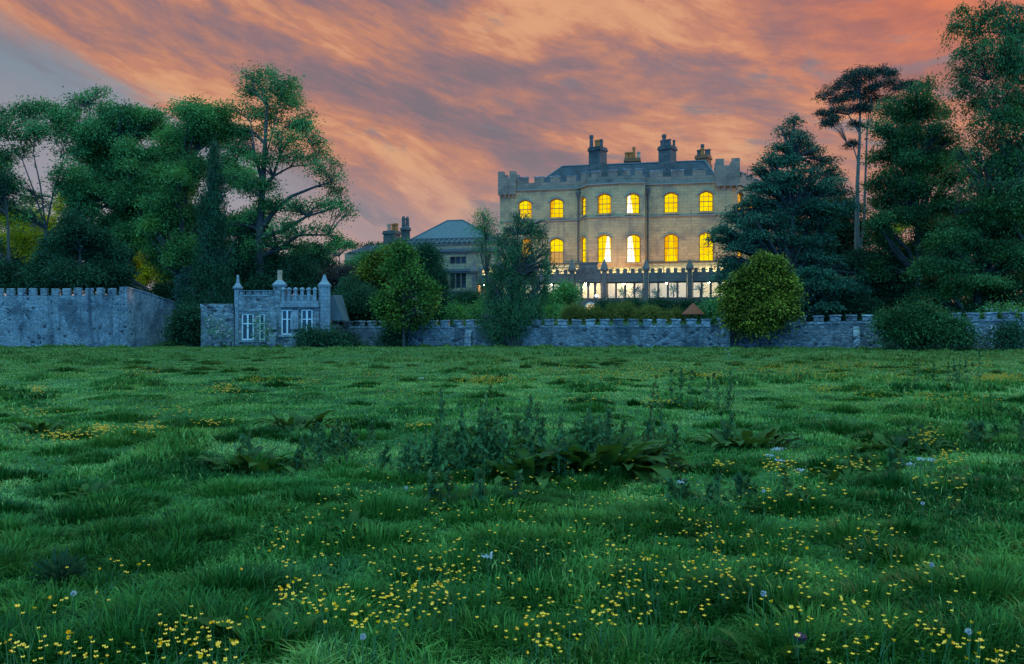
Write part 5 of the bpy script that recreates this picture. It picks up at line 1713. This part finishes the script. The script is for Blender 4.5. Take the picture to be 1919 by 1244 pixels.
plant('white_rose', 'pale flowering shrub in front of the old stone wing', 'shrub', 880, 74,
      [(860, 585, 22, 12), (888, 588, 24, 12), (905, 580, 16, 14), (838, 592, 14, 8)], M['leaf_light'], None, .1, 67, lai=2.6, leaf=.16, sub_=5)
plant('laurel_bush', 'dark evergreen bush at the foot of the old stone wing', 'bush', 862, 84,
      [(845, 572, 20, 14), (872, 566, 20, 16), (890, 560, 14, 16)], M['leaf_dark'], None, .1, 68, lai=3.6, leaf=.18, sub_=5)
for i, (px, py, w, h, lab) in enumerate([(585, 632, 26, 14, 'dark bush at the foot of the lodge bay windows'), (620, 634, 22, 14, 'dark bush at the corner where lodge meets low wall'),
                                         (652, 640, 18, 10, 'small dark bush along the low wall beside the lodge'), (735, 632, 22, 14, 'dark bush in front of the low wall beside the maple trunk')]):
    plant('hawthorn_bush', lab, 'bush', px, 59.6 if i < 2 else 63.5, [(px - w * .4, py, w * .6, h), (px + w * .4, py + 2, w * .6, h * .8), (px, py - h * .4, w * .5, h * .7)], M['leaf_dark'], None, .1, 70 + i, lai=2.8, leaf=.16, sub_=5, djit=.06)
for i, (bs, lab) in enumerate([([(412, 612, 14, 10), (402, 622, 12, 12), (425, 628, 14, 12), (392, 600, 8, 10)], 'climbing rose bush over the low wing wall of the lodge'),
                               ([(487, 612, 10, 16), (502, 610, 10, 14), (490, 632, 12, 12), (505, 625, 8, 12), (480, 600, 6, 8)], 'rose bush covering the narrow lodge window')]):
    rb = plant('rose_bush', lab, 'rose bush', bs[0][0], 60.2, [(q[0], q[1], q[2] * .75, q[3] * .8) for q in bs], M['leaf'], None, .1, 80 + i, lai=.42, leaf=.13, k=9, sub_=4, djit=.04)
    rng = np.random.default_rng(90 + i)
    n = 34
    pts = []
    for b in bs:
        for _ in range(n // len(bs)):
            pts.append(tuple(PX(b[0] + rng.normal() * b[2] * .7, b[1] + rng.normal() * b[3] * .6, 59.9 + rng.uniform(-.3, .2))))
    P_ = np.array(pts)
    P_ = np.repeat(P_, 5, 0) + rng.normal(size=(len(P_) * 5, 3)) * .03
    V, Q, tt = leaf_cards(rng, P_, rng.normal(size=P_.shape), .10, .8, rng.uniform(size=len(P_)))
    fast_mesh('blossom', V, [Q], M['roses'], rb, tt)
# palms and plants inside the conservatory
for i, (px, py, lab, mm) in enumerate([(1168, 548, 'spiky palm behind the first conservatory bay beside the porch', 'leaf_light'), (1190, 545, 'bushy potted plant with orange light behind it in the conservatory', 'leaf'),
                                       (1203, 550, 'spiky plant beside the third conservatory pier', 'leaf_light'), (1230, 552, 'low spiky palm in the middle conservatory bay', 'leaf_light'),
                                       (1262, 544, 'tall spiky palm in the middle conservatory bay', 'leaf_light'), (1312, 542, 'green climbing plant in the conservatory bay beside the cedar', 'leaf_light')]):
    uu = frO.u(px, -1.2)
    q = frO.p(uu, -1.2, 3.0)
    o = thing('palm_plant', q, lab, 'plant')
    rng = np.random.default_rng(200 + i)
    c = Vector((q[0], q[1], EYE - (py - CY) * q[1] / F))
    n = 46
    d = unit(rng.normal(size=(n, 3)) + np.array([0, 0, .5]))
    P_ = np.array(c) + d * .42
    V, Q, tt = leaf_cards(rng, P_, d, .95, .085, rng.uniform(size=n))
    fast_mesh('fronds', V, [Q], M[mm], o, tt)
    g = G()
    g.tube([q, c], [.06, .05], 6)
    g.build('stem', M['bark'], o)
    g = G()
    g.frustum(q, .22, .30, 3.0, 3.45, 12)
    g.build('pot', M['pot'], o)
print('LEAVES', LEAFN[0])

# ------------------------------------------------------------------ meadow grass
rng = np.random.default_rng(5)


def grass_field(x, y, rng, big=1.0):
    """Blade heights and tones over the meadow from the same noise."""
    t1 = fbm(x / .85, y / 1.7, 31, 3)
    t2 = fbm(x / 6.0, y / 7.0, 47, 3)
    tall = np.clip((t1 - .56) * 7, 0, 1) * np.clip((t2 - .32) * 3.5, .10, 1)
    # longer sward close to the viewer's right and along the foot of the walls
    tall = np.clip(tall + .55 * np.clip((x / np.maximum(y, 1) - .28) * 4, 0, 1) * np.clip((24 - y) / 10, 0, 1) * np.clip((t1 - .38) * 5, 0, 1), 0, 1)
    tall = np.clip(tall + .25 * np.clip((5.2 - y) / 1.5, 0, 1) * np.clip((t1 - .40) * 4, 0, 1), 0, 1)
    yw = np.interp(x, WALL_X, WALL_Y)
    foot = np.clip(1 - np.abs(yw - .6 - y) / 1.3, 0, 1)
    tall = np.clip(tall + foot * .9 * np.clip((t1 - .25) * 3, 0, 1), 0, 1)
    return tall, t1, t2


NB = 1050000
d0, d1 = 2.6, 66.0
p_ = 0.30
U_ = rng.uniform(size=NB)
Yb = (d0 ** p_ + U_ * (d1 ** p_ - d0 ** p_)) ** (1 / p_)
Xb = rng.uniform(-1, 1, NB) * (.72 * Yb + 2.6)
ok = Yb < np.interp(Xb, WALL_X, WALL_Y) + .35
Xb, Yb = Xb[ok], Yb[ok]
tall, t1, t2 = grass_field(Xb, Yb, rng)
n = len(Xb)
# blades gather in tufts
ang_ = rng.uniform(0, 2 * np.pi, n)
keep = rng.uniform(size=n) < (.62 + .38 * tall)
Xb, Yb, tall, t1, t2, ang_ = [q[keep] for q in (Xb, Yb, tall, t1, t2, ang_)]
n = len(Xb)
hb = (.022 + .036 * rng.uniform(size=n) + tall * (.06 + .13 * rng.uniform(size=n)) * rng.uniform(.5, 1.15, n)) * (1 + .010 * Yb)
wb = (.0018 + .00055 * Yb) * rng.uniform(.7, 1.3, n) * (1 + .4 * tall)
lean = rng.uniform(.10, 1.25, n) * (1.15 - .5 * tall)
dirx, diry = np.cos(ang_), np.sin(ang_)
sx, sy = -diry, dirx
# half of the blades turn their flat side to a random heading
zb_ = hgt(Xb, Yb) - .01
b0 = np.stack([Xb, Yb, zb_], 1)
mid_ = b0 + np.stack([dirx * hb * lean * .30, diry * hb * lean * .30, hb * .60], 1)
tip_ = b0 + np.stack([dirx * hb * lean * 1.0, diry * hb * lean * 1.0, hb * (1.0 - .35 * lean)], 1)
sv = np.stack([sx, sy, np.zeros(n)], 1) * wb[:, None]
V = np.stack([b0 - sv, b0 + sv, mid_ + sv * .8, mid_ - sv * .8, tip_], 1).reshape(-1, 3)
idx = np.arange(n)[:, None] * 5
Q4 = idx + np.array([[0, 1, 2, 3]])
Q3 = idx + np.array([[3, 2, 4]])
tone = np.clip(.64 - .42 * tall + (t2 - .5) * .8 + (fbm(Xb / .55, Yb / .7, 71, 2) - .5) * 1.3 + .16 * np.clip((Yb - 22) / 25, 0, 1) + rng.normal(0, .14, n), 0, 1)
tone = np.where(rng.uniform(size=n) < .05, 1.0, tone)
# tussocks: tufts of longer darker blades leaning out from a centre
Vl, Tl = [V], [np.repeat(tone, 5)]
NT_ = 520
tr_ = np.random.default_rng(15)
for k in range(NT_):
    x0, y0 = ground_at(tr_.uniform(-80, 2000), 668 + 580 * tr_.uniform() ** 1.25)
    if y0 > 54:
        continue
    r0 = tr_.uniform(.10, .34) * (1 + .012 * y0)
    m_ = int(tr_.uniform(130, 260) * (r0 / .2) ** 1.2 * min(1.6, 9.0 / y0 + .45))
    a_ = tr_.uniform(0, 2 * np.pi, m_)
    q_ = r0 * tr_.uniform(0, 1, m_) ** .6
    bx_, by_ = x0 + q_ * np.cos(a_) * 1.3, y0 + q_ * np.sin(a_)
    h_ = tr_.uniform(.07, .20) * tr_.uniform(.55, 1.15, m_) * (1.1 - .5 * q_ / r0) * (1 + .008 * y0)
    ln = .2 + .7 * q_ / r0 + tr_.uniform(-.15, .15, m_)
    a2 = a_ + tr_.normal(0, .5, m_)
    w_ = (.0020 + .0006 * y0) * tr_.uniform(.7, 1.3, m_)
    b_ = np.stack([bx_, by_, hgt(bx_, by_) - .01], 1)
    d_ = np.stack([np.cos(a2), np.sin(a2), np.zeros(m_)], 1)
    s_ = np.stack([-np.sin(a2), np.cos(a2), np.zeros(m_)], 1) * w_[:, None]
    up_ = np.array([[0, 0, 1.0]])
    md = b_ + d_ * (h_ * ln * .35)[:, None] + up_ * (h_ * .62)[:, None]
    tp_ = b_ + d_ * (h_ * ln)[:, None] + up_ * (h_ * (1 - .35 * ln))[:, None]
    Vl.append(np.stack([b_ - s_, b_ + s_, md + s_ * .8, md - s_ * .8, tp_], 1).reshape(-1, 3))
    Tl.append(np.repeat(np.clip(tr_.uniform(.0, .48) + tr_.normal(0, .13, m_), 0, 1), 5))
V, tone = np.concatenate(Vl), np.concatenate(Tl)
n = len(V) // 5
idx = np.arange(n)[:, None] * 5
Q4 = idx + np.array([[0, 1, 2, 3]])
Q3 = idx + np.array([[3, 2, 4]])
gr = fast_mesh('grass', V, [Q4, Q3], M['grass'], None, tone)
tag(gr, kind='stuff')
print('BLADES', n)

# ------------------------------------------------------------------ docks, thistles, nettles
def dock_leaf(rng, base, az_, el_, L, w, V, Fc, T_, curl=.9, n=7):
    """One broad leaf: a strip of 3 columns along an arching midrib with wavy margins."""
    b = len(V)
    d = np.array([math.cos(az_), math.sin(az_), 0.0])
    s = np.array([-math.sin(az_), math.cos(az_), 0.0])
    pt = np.array(base, float)
    e_ = el_
    tone = float(np.clip(rng.normal(.45, .25), 0, 1))
    for i in range(n):
        f_ = i / (n - 1)
        ww = w * (math.sin(math.pi * min(f_ * .92 + .06, 1)) ** .75) * (1 if f_ > .12 else .45)
        wav = .14 * w * math.sin(f_ * 16 + az_ * 3)
        up = np.array([0, 0, 1.0]) * math.cos(e_) - d * math.sin(e_)
        V += [tuple(pt - s * ww + up * (ww * .28 + wav)), tuple(pt), tuple(pt + s * ww + up * (ww * .28 - wav))]
        T_ += [tone, min(1, tone + .25), tone]
        pt = pt + (d * math.cos(e_) + np.array([0, 0, 1.0]) * math.sin(e_)) * L / (n - 1)
        e_ -= curl * 1.6 / (n - 1)
    for i in range(n - 1):
        for c in (0, 1):
            q = b + i * 3 + c
            Fc.append((q, q + 1, q + 4, q + 3))


def dock(px, py, label, n_l, L, w, seed, stalks=0, sh=.8, spread=.15, name='dock_plant', el=(.55, 1.45)):
    n_l = int(n_l * 1.9)
    if n_l < 60:
        L, w, stalks = L * .82, w * .82, int(stalks * .7)
    rng = np.random.default_rng(seed)
    x, y = ground_at(px, py)
    z = H(x, y)
    o = thing(name, (x, y, z), label, 'plant')
    V, Fc, T_ = [], [], []
    for i in range(n_l):
        a = rng.uniform(0, 2 * math.pi)
        r_ = spread * rng.uniform(0, 1) ** .5
        bx_, by_ = x + r_ * math.cos(a) * 1.4, y + r_ * math.sin(a)
        l_ = L * rng.uniform(.55, 1.15)
        dock_leaf(rng, (bx_, by_, H(bx_, by_) - .01), a + rng.normal() * .5, rng.uniform(*el), l_, w * l_ / L * rng.uniform(.8, 1.2), V, Fc, T_)
    fast_mesh('leaves', np.array(V), [np.array(Fc)], M['dock'], o, np.array(T_), smooth=True)
    if stalks:
        P_, A_ = [], []
        for i in range(stalks):
            g = G()
            a = rng.uniform(0, 2 * math.pi)
            r_ = spread * 1.3 * rng.uniform(0, 1) ** .5
            bx_, by_ = x + r_ * math.cos(a) * 1.5, y + r_ * math.sin(a)
            hh = sh * .85 * rng.uniform(.5, 1.1)
            tx, ty = bx_ + rng.normal() * .10 * hh, by_ + rng.normal() * .10 * hh
            zb2 = H(bx_, by_)
            g.tube([(bx_, by_, zb2), ((bx_ + tx) / 2, (by_ + ty) / 2, zb2 + hh * .5), (tx, ty, zb2 + hh)], [.007, .006, .003], 4)
            for k in range(46):
                f_ = rng.uniform(.10, 1)
                rw = .055 * (1.15 - f_)
                P_.append((bx_ + (tx - bx_) * f_ + rng.normal() * rw, by_ + (ty - by_) * f_ + rng.normal() * rw, zb2 + hh * f_))
                A_.append((rng.normal() * .6, rng.normal() * .6, .6))
            g.build('stem', M['stem'], o)
        P_, A_ = np.array(P_), np.array(A_)
        V2, Q2, t2_ = leaf_cards(rng, P_, A_, .085, .42, np.clip(rng.normal(.35, .2, len(P_)), 0, 1))
        fast_mesh('stem_leaves', V2, [Q2], M['leaf_mid'], o, t2_)
    return o


D = [(560, 800, 'lone dark dock rosette in open turf near the far flower patch', 22, .50, .075, 0, .5, .28),
     (920, 878, 'tall dark nettle-like clump beside the broadest dock', 16, .34, .055, 20, .95, .36),
     (1010, 900, 'broad-leaved dock at the front of the big weed clump', 26, .50, .080, 4, .6, .36),
     (1120, 882, 'largest dock of the big weed clump with upright leaves', 40, .62, .095, 10, .9, .46),
     (1190, 880, 'dark dock trailing off the end of the big weed clump', 18, .34, .06, 8, .7, .32),
     (800, 895, 'leafy nettle patch leading into the big weed clump', 10, .24, .045, 16, .50, .40),
     (865, 950, 'pale leafy nettle standing in front of the big weed clump', 10, .20, .045, 10, .40, .25),
     (1393, 835, 'dark round dock clump standing alone beyond the white umbels', 30, .44, .085, 3, .5, .36),
     (1690, 845, 'dark dock among buttercups and tall grass', 24, .40, .07, 6, .55, .36),
     (475, 880, 'dock with upright pale leaves and a few red ones below', 22, .44, .065, 4, .5, .26),
     (560, 872, 'thin leafy weed patch just behind the upright dock', 6, .22, .04, 9, .40, .30),
     (70, 812, 'small dark dock near the edge of the far buttercup patch', 14, .36, .06, 0, .4, .2),
     (185, 935, 'flat dark dock tuft alone in the short turf', 14, .28, .05, 0, .4, .14),
     (662, 998, 'small dock tuft with a few curled leaves', 12, .22, .045, 0, .3, .10),
     (1375, 955, 'dark leafy weed patch below the white umbel flowers', 12, .24, .05, 14, .42, .30),
     (1300, 770, 'tall thin dark weed stems standing far out in the meadow', 6, .30, .05, 13, .95, .40),
     (1775, 730, 'dark upright weed among the dense far buttercups', 6, .34, .05, 12, 1.2, .40),
     (640, 845, 'dark grassy weed tuft alone in the middle of the turf', 8, .26, .03, 18, .4, .25),
     (1590, 895, 'low dark leafy weed in the long grass', 14, .26, .05, 8, .35, .26),
     (1870, 835, 'small dark weed at the edge of the long grass', 12, .26, .05, 8, .4, .22),
     (1440, 1240, 'large pale-edged dock leaves beside the purple thistle head', 8, .27, .045, 0, .3, .10),
     (485, 1212, 'broad blue-green dock leaves among the thickest buttercups', 9, .30, .06, 0, .3, .12)]
for i, (px, py, lab, nl, L, w, st_, sh, sp_) in enumerate(D):
    dock(px, py, lab, nl, L, w, 300 + i, st_, sh, sp_)
# bushy nettles rising among the docks of the big clump
for i, (px, py, lab, bl) in enumerate([(915, 884, 'tall bushy nettle clump, dark and leafy, beside the biggest dock', [(912, 800, 16, 20), (900, 830, 28, 26), (932, 836, 24, 26), (915, 862, 40, 22), (885, 868, 24, 16)]),
                                       (1095, 872, 'bushy dark nettles behind the biggest dock', [(1060, 835, 24, 20), (1100, 815, 26, 24), (1135, 828, 26, 24), (1165, 850, 26, 18), (1090, 850, 46, 20)]),
                                       (800, 892, 'low bushy nettles at the near end of the weed clump', [(775, 868, 26, 18), (812, 862, 28, 22), (840, 874, 20, 16), (795, 884, 34, 12)])]):
    x, y = ground_at(px, py)
    plant('nettle_clump', lab, 'nettle', px, y, [(q[0], q[1], q[2], q[3], random.uniform(-.18, .18)) for q in bl], M['leaf_mid'], None, .1, 320 + i, lai=1.3, leaf=.075, width=.42, sr=.075, flat=1.3, k=16, sub_=4, depth=.9, shell=.2)
# dark thistle tufts
for i, (px, py, lab, r_) in enumerate([(115, 1092, 'dark spiky thistle tuft alone in the turf', .17), (320, 980, 'small dark thistle seedling in the short turf', .10)]):
    x, y = ground_at(px, py)
    rng = np.random.default_rng(400 + i)
    o = thing('thistle', (x, y, H(x, y)), lab, 'thistle')
    n = 420
    d = unit(rng.normal(size=(n, 3)) * np.array([1, 1, .8]) + np.array([0, 0, .7]))
    P_ = np.array([x, y, H(x, y)]) + d * rng.uniform(.2, 1, n)[:, None] * r_
    V, Q, tt = leaf_cards(rng, P_, d, r_ * .6, .16, rng.uniform(0, .4, n))
    fast_mesh('leaves', V, [Q], M['leaf_dark'], o, tt)
# the purple thistle head over the big dock
x, y = ground_at(1500, 1240)
o = thing('thistle_flower', (x, y, H(x, y)), 'dull purple thistle flower head on a grey-green stem', 'thistle')
zt = EYE - (1193 - CY) * y / F
g = G()
g.tube([(x - .02, y, H(x, y)), (x - .008, y, (H(x, y) + zt) / 2), (x, y, zt - .035)], [.006, .006, .007], 6)
g.frustum((x, y), .012, .026, zt - .035, zt - .012, 10)
g.build('stem', M['stem'], o)
g = G()
g.frustum((x, y), .024, .030, zt - .0115, zt + .004, 12)
g.frustum((x, y), .030, .016, zt + .0045, zt + .014, 12)
g.build('flower_head', M['purple'], o)

# ------------------------------------------------------------------ flowers
def flower_mesh(n_p, r_, cup, name):
    """Cup of n_p rounded petals."""
    V, Fc = [], []
    for k in range(n_p):
        a = 2 * math.pi * k / n_p
        c, s = math.cos(a), math.sin(a)
        hw = r_ * .66
        pts = [(0, 0, 0), (r_ * .55, -hw * .8, cup * .45), (r_ * 1.0, -hw * .55, cup), (r_ * 1.06, hw * .55, cup), (r_ * .55, hw * .8, cup * .45)]
        b = len(V)
        V += [(c * q[0] - s * q[1], s * q[0] + c * q[1], q[2]) for q in pts]
        Fc += [(b, b + 1, b + 2, b + 3), (b, b + 3, b + 4)]
    me = bpy.data.meshes.new(name)
    me.from_pydata(V, [], Fc)
    return me


def stem_mesh(h, name, bend=.03):
    g = G()
    g.tube([(0, 0, -.02), (bend * .4, .0, h * .5), (bend, 0, h)], [.0022, .0020, .0016], 4)
    g.tube([(bend * .3, 0, h * .4), (bend * .3 + .05, .02, h * .62)], [.0014, .001], 3)
    me = bpy.data.meshes.new(name)
    me.from_pydata(g.v, [], g.f)
    return me


fm = [flower_mesh(5, .0120, .013, 'buttercup_petals'), flower_mesh(5, .0105, .017, 'buttercup_petals'), flower_mesh(5, .0130, .010, 'buttercup_petals')]
sm_ = [stem_mesh(.20, 'buttercup_stem'), stem_mesh(.25, 'buttercup_stem', .05), stem_mesh(.30, 'buttercup_stem', .04)]
for m_ in fm:
    m_.materials.append(M['yellow'])
for m_ in sm_:
    m_.materials.append(M['stem'])
# patches seen in the meadow: column, row, spread, how many
near = [(60, 1212, 80, 26, 26), (180, 1215, 60, 22, 12), (330, 1195, 55, 32, 24), (390, 1215, 60, 26, 24), (410, 1170, 60, 20, 14), (560, 1115, 50, 28, 26), (610, 1140, 50, 30, 14), (690, 1155, 50, 30, 20), (760, 1135, 60, 34, 30), (820, 1100, 50, 30, 24), (850, 1065, 40, 22, 18),
        (520, 1015, 30, 26, 10), (1000, 1165, 45, 30, 16), (1030, 1200, 45, 22, 16), (1110, 1145, 60, 24, 16), (1180, 1110, 60, 30, 20), (1210, 1060, 60, 30, 18), (1330, 1045, 50, 36, 26), (1310, 985, 50, 22, 14), (1390, 1080, 50, 26, 12), (1490, 1015, 40, 16, 10), (1630, 985, 60, 22, 12), (1600, 1150, 90, 40, 14), (1560, 1215, 70, 24, 14),
        (1740, 1195, 60, 26, 14), (1840, 1220, 60, 20, 14), (1880, 1232, 30, 12, 8), (1640, 1160, 40, 20, 6), (200, 1060, 60, 16, 8), (100, 1130, 80, 20, 8)]
rng = np.random.default_rng(77)
cnt = 0
LAB = 'small yellow buttercup on a thin green stem in the front of the meadow'
extra = []
for (px, py, wx, wy, k) in near:
    for j_ in range(int(k * 1.45)):
        qx, qy = px + rng.normal() * wx * .70, min(py + rng.normal() * wy * .75, 1262)
        hi = int(rng.integers(0, 3))
        hh = (.20, .25, .30)[hi]
        # stand the stem so that its flower, not its foot, is near the aimed spot
        Y = F * (EYE - hh - .05) / (qy - CY)
        for _i in range(6):
            X = (qx - CX) / F * Y
            Y = F * (EYE - hh - H(X, Y)) / (qy - CY)
        X = (qx - CX) / F * Y
        if j_ >= .54 * k or cnt >= 298:
            extra.append((X, Y, H(X, Y) + hh))
            continue
        s = bpy.data.objects.new('buttercup', sm_[hi])
        COL.objects.link(s)
        s.location = (X, Y, H(X, Y))
        rz_ = rng.uniform(0, 6.28)
        s.rotation_euler = (0, 0, rz_)
        tag(s, LAB, 'buttercup', 'buttercups in the front of the meadow')
        f_ = bpy.data.objects.new('flower', fm[int(rng.integers(0, 3))])
        COL.objects.link(f_)
        f_.parent = s
        f_.location = ((.03, .05, .04)[hi], 0, hh)
        f_.rotation_euler = (rng.normal() * .45, rng.normal() * .45, rng.uniform(0, 6.28))
        sc_ = rng.uniform(.48, .88)
        f_.scale = (sc_, sc_, sc_)
        cnt += 1
print('BUTTERCUPS', cnt)
far = [(900, 712, 40, 9, 150), (940, 708, 40, 5, 60), (420, 728, 34, 8, 90), (480, 712, 30, 6, 40), (575, 715, 30, 7, 40), (265, 695, 30, 5, 30), (75, 728, 18, 6, 30), (120, 815, 50, 10, 60), (190, 803, 20, 6, 40), (275, 800, 24, 8, 40), (395, 790, 30, 6, 24), (785, 797, 26, 5, 20), (700, 700, 60, 10, 50), (770, 735, 40, 10, 24),
       (1050, 695, 90, 16, 120), (1180, 700, 90, 16, 140), (1250, 692, 60, 10, 80), (1330, 702, 30, 6, 80), (1430, 690, 60, 10, 120), (1500, 692, 60, 10, 130), (1600, 684, 60, 8, 160), (1560, 702, 50, 8, 70), (1680, 705, 50, 8, 60), (1760, 690, 90, 10, 120), (1870, 706, 44, 7, 260), (1830, 682, 70, 8, 90), (1540, 728, 24, 5, 36),
       (1640, 738, 40, 8, 30), (1750, 742, 40, 10, 44), (1840, 745, 40, 8, 24), (1460, 875, 26, 14, 34), (1590, 870, 60, 12, 26), (1745, 815, 24, 14, 34), (1790, 860, 40, 18, 24), (1350, 870, 24, 8, 12), (1760, 915, 60, 20, 16), (1500, 925, 80, 20, 16), (1235, 750, 40, 8, 30), (1100, 745, 60, 10, 20), (330, 770, 60, 10, 16), (60, 770, 40, 8, 16)]
P_, SZ = list(extra), [.0082] * len(extra)
for (px, py, wx, wy, k) in far:
    for _ in range(int(k * 1.25)):
        qx, qy = px + rng.normal() * wx * .62, py + rng.normal() * wy * .62
        if qy < 668:
            continue
        hh = rng.uniform(.22, .42)
        Y = F * (EYE - hh - .2) / (qy - CY)
        for _i in range(6):
            X = (qx - CX) / F * Y
            Y = F * (EYE - hh - H(X, Y)) / (qy - CY)
        if Y > 52:
            continue
        P_.append(((qx - CX) / F * Y, Y, H((qx - CX) / F * Y, Y) + hh))
        SZ.append(.012 + .00030 * Y)
# thinly scattered flowers everywhere
for _ in range(2300):
    qx, qy = rng.uniform(-60, 1980), 668 + 560 * rng.uniform() ** 1.7
    X, Y = ground_at(qx, qy)
    if Y < 50 and fbm(X / 5, Y / 6, 88, 2) > .52:
        P_.append((X, Y, H(X, Y) + rng.uniform(.12, .25)))
        SZ.append(.0085 + .00024 * Y)
P_, SZ = np.array(P_), np.array(SZ)
Vs, Qs = [], []
nf = len(P_)
for k in range(5):
    a = rng.uniform(0, 6.28, nf) * 0 + 2 * np.pi * k / 5 + rng.uniform(0, .3, nf)
    d = np.stack([np.cos(a), np.sin(a), np.full(nf, .95)], 1)
    s = np.stack([-np.sin(a), np.cos(a), np.zeros(nf)], 1)
    z_ = SZ[:, None]
    Vs.append(np.stack([P_, P_ + d * z_ * .6 - s * z_ * .55, P_ + d * z_ * 1.1, P_ + d * z_ * .6 + s * z_ * .55], 1))
V = np.stack(Vs, 1).reshape(-1, 3)
fo = fast_mesh('distant_buttercups', V, [np.arange(len(V)).reshape(-1, 4)], M['yellow'])
tag(fo, kind='stuff')

# dandelion clocks and white umbels
for i, (px, py, lab) in enumerate([(1431, 1112, 'round white dandelion clock beside the long grass'), (1729, 943, 'white dandelion clock high in the long grass'), (1746, 1058, 'faint white dandelion clock deep in the long grass'), (761, 914, 'white dandelion clock in front of the nettle patch'),
                                   (1431, 920, 'white dandelion clock near the yellow patch under the umbels'), (138, 1112, 'drooping white dandelion clock near the dark thistle tuft'), (1815, 1183, 'small white dandelion clock low in the grass'), (680, 1193, 'white dandelion clock among the thick buttercups'), (1028, 668 + 40, 'tiny white dandelion clock far out in the turf')]):
    hh = .24
    Y = F * (EYE - hh - .05) / (py - CY)
    for _i in range(6):
        X = (px - CX) / F * Y
        Y = F * (EYE - hh - H(X, Y)) / (py - CY)
    o = thing('dandelion_clock', (X, Y, H(X, Y)), lab, 'dandelion')
    z0 = H(X, Y)
    g = G()
    g.tube([(X, Y, z0 - .02), (X, Y, z0 + hh)], [.0025, .002], 5)
    g.build('stem', M['stem'], o)
    n = 170
    r3 = np.random.default_rng(500 + i)
    d = unit(r3.normal(size=(n, 3)))
    V, Q, tt = leaf_cards(r3, np.array([X, Y, z0 + hh]) + d * .008, d, .014, .22, r3.uniform(size=n))
    fast_mesh('seed_head', V, [Q], M['petal'], o, tt)
for i, (px, py, lab) in enumerate([(1452, 842, 'white umbel flower, highest of the pair beside the round dock'), (1462, 840, 'white umbel flower touching its slightly higher neighbour'), (1444, 853, 'white umbel flower below the pair beside the round dock'), (1460, 862, 'white umbel flower over the yellow buttercup patch'), (1498, 880, 'white umbel flower beyond the yellow buttercup patch'),
                                   (1725, 860, 'white umbel flower below the dock among buttercups'), (1745, 861, 'small white umbel flower next to the long grass'), (1707, 869, 'white umbel flower half sunk in the grass'), (1276, 902, 'pale umbel flower at the edge of the turf'), (1360, 655, 'white cow parsley at the foot of the wall near the golden conifer'), (1366, 664, 'low white cow parsley at the foot of the wall'), (915, 1042, 'flat white flower among the middle buttercups'), (790, 712 - 4, 'tiny white umbel far out in the meadow')]):
    hh = .34
    Y = F * (EYE - hh - .05) / max(py - CY, 20)
    for _i in range(8):
        X = (px - CX) / F * Y
        Y = F * (EYE - hh - H(X, Y)) / max(py - CY, 20)
    Y = min(Y, 55.5)
    X = (px - CX) / F * Y
    o = thing('umbel_flower', (X, Y, H(X, Y)), lab, 'flower')
    z0 = H(X, Y)
    r3 = np.random.default_rng(540 + i)
    g = G()
    g.tube([(X, Y, z0 - .02), (X, Y, z0 + hh * .8)], [.004, .003], 5)
    n = 40
    R_ = .030 + .0009 * Y
    off = r3.normal(size=(n, 3)) * np.array([R_ * .6, R_ * .6, .006])
    for k in range(8):
        g.tube([(X, Y, z0 + hh * .8), (X + off[k][0], Y + off[k][1], z0 + hh - .01)], [.0015, .001], 3)
    g.build('stem', M['stem'], o)
    P2 = np.array([X, Y, z0 + hh]) + off
    V, Q, tt = leaf_cards(r3, P2, r3.normal(size=(n, 3)) * np.array([1, 1, .25]), (.011 + .00035 * Y), .8, r3.uniform(size=n))
    fast_mesh('petals', V, [Q], M['petal'], o, tt)
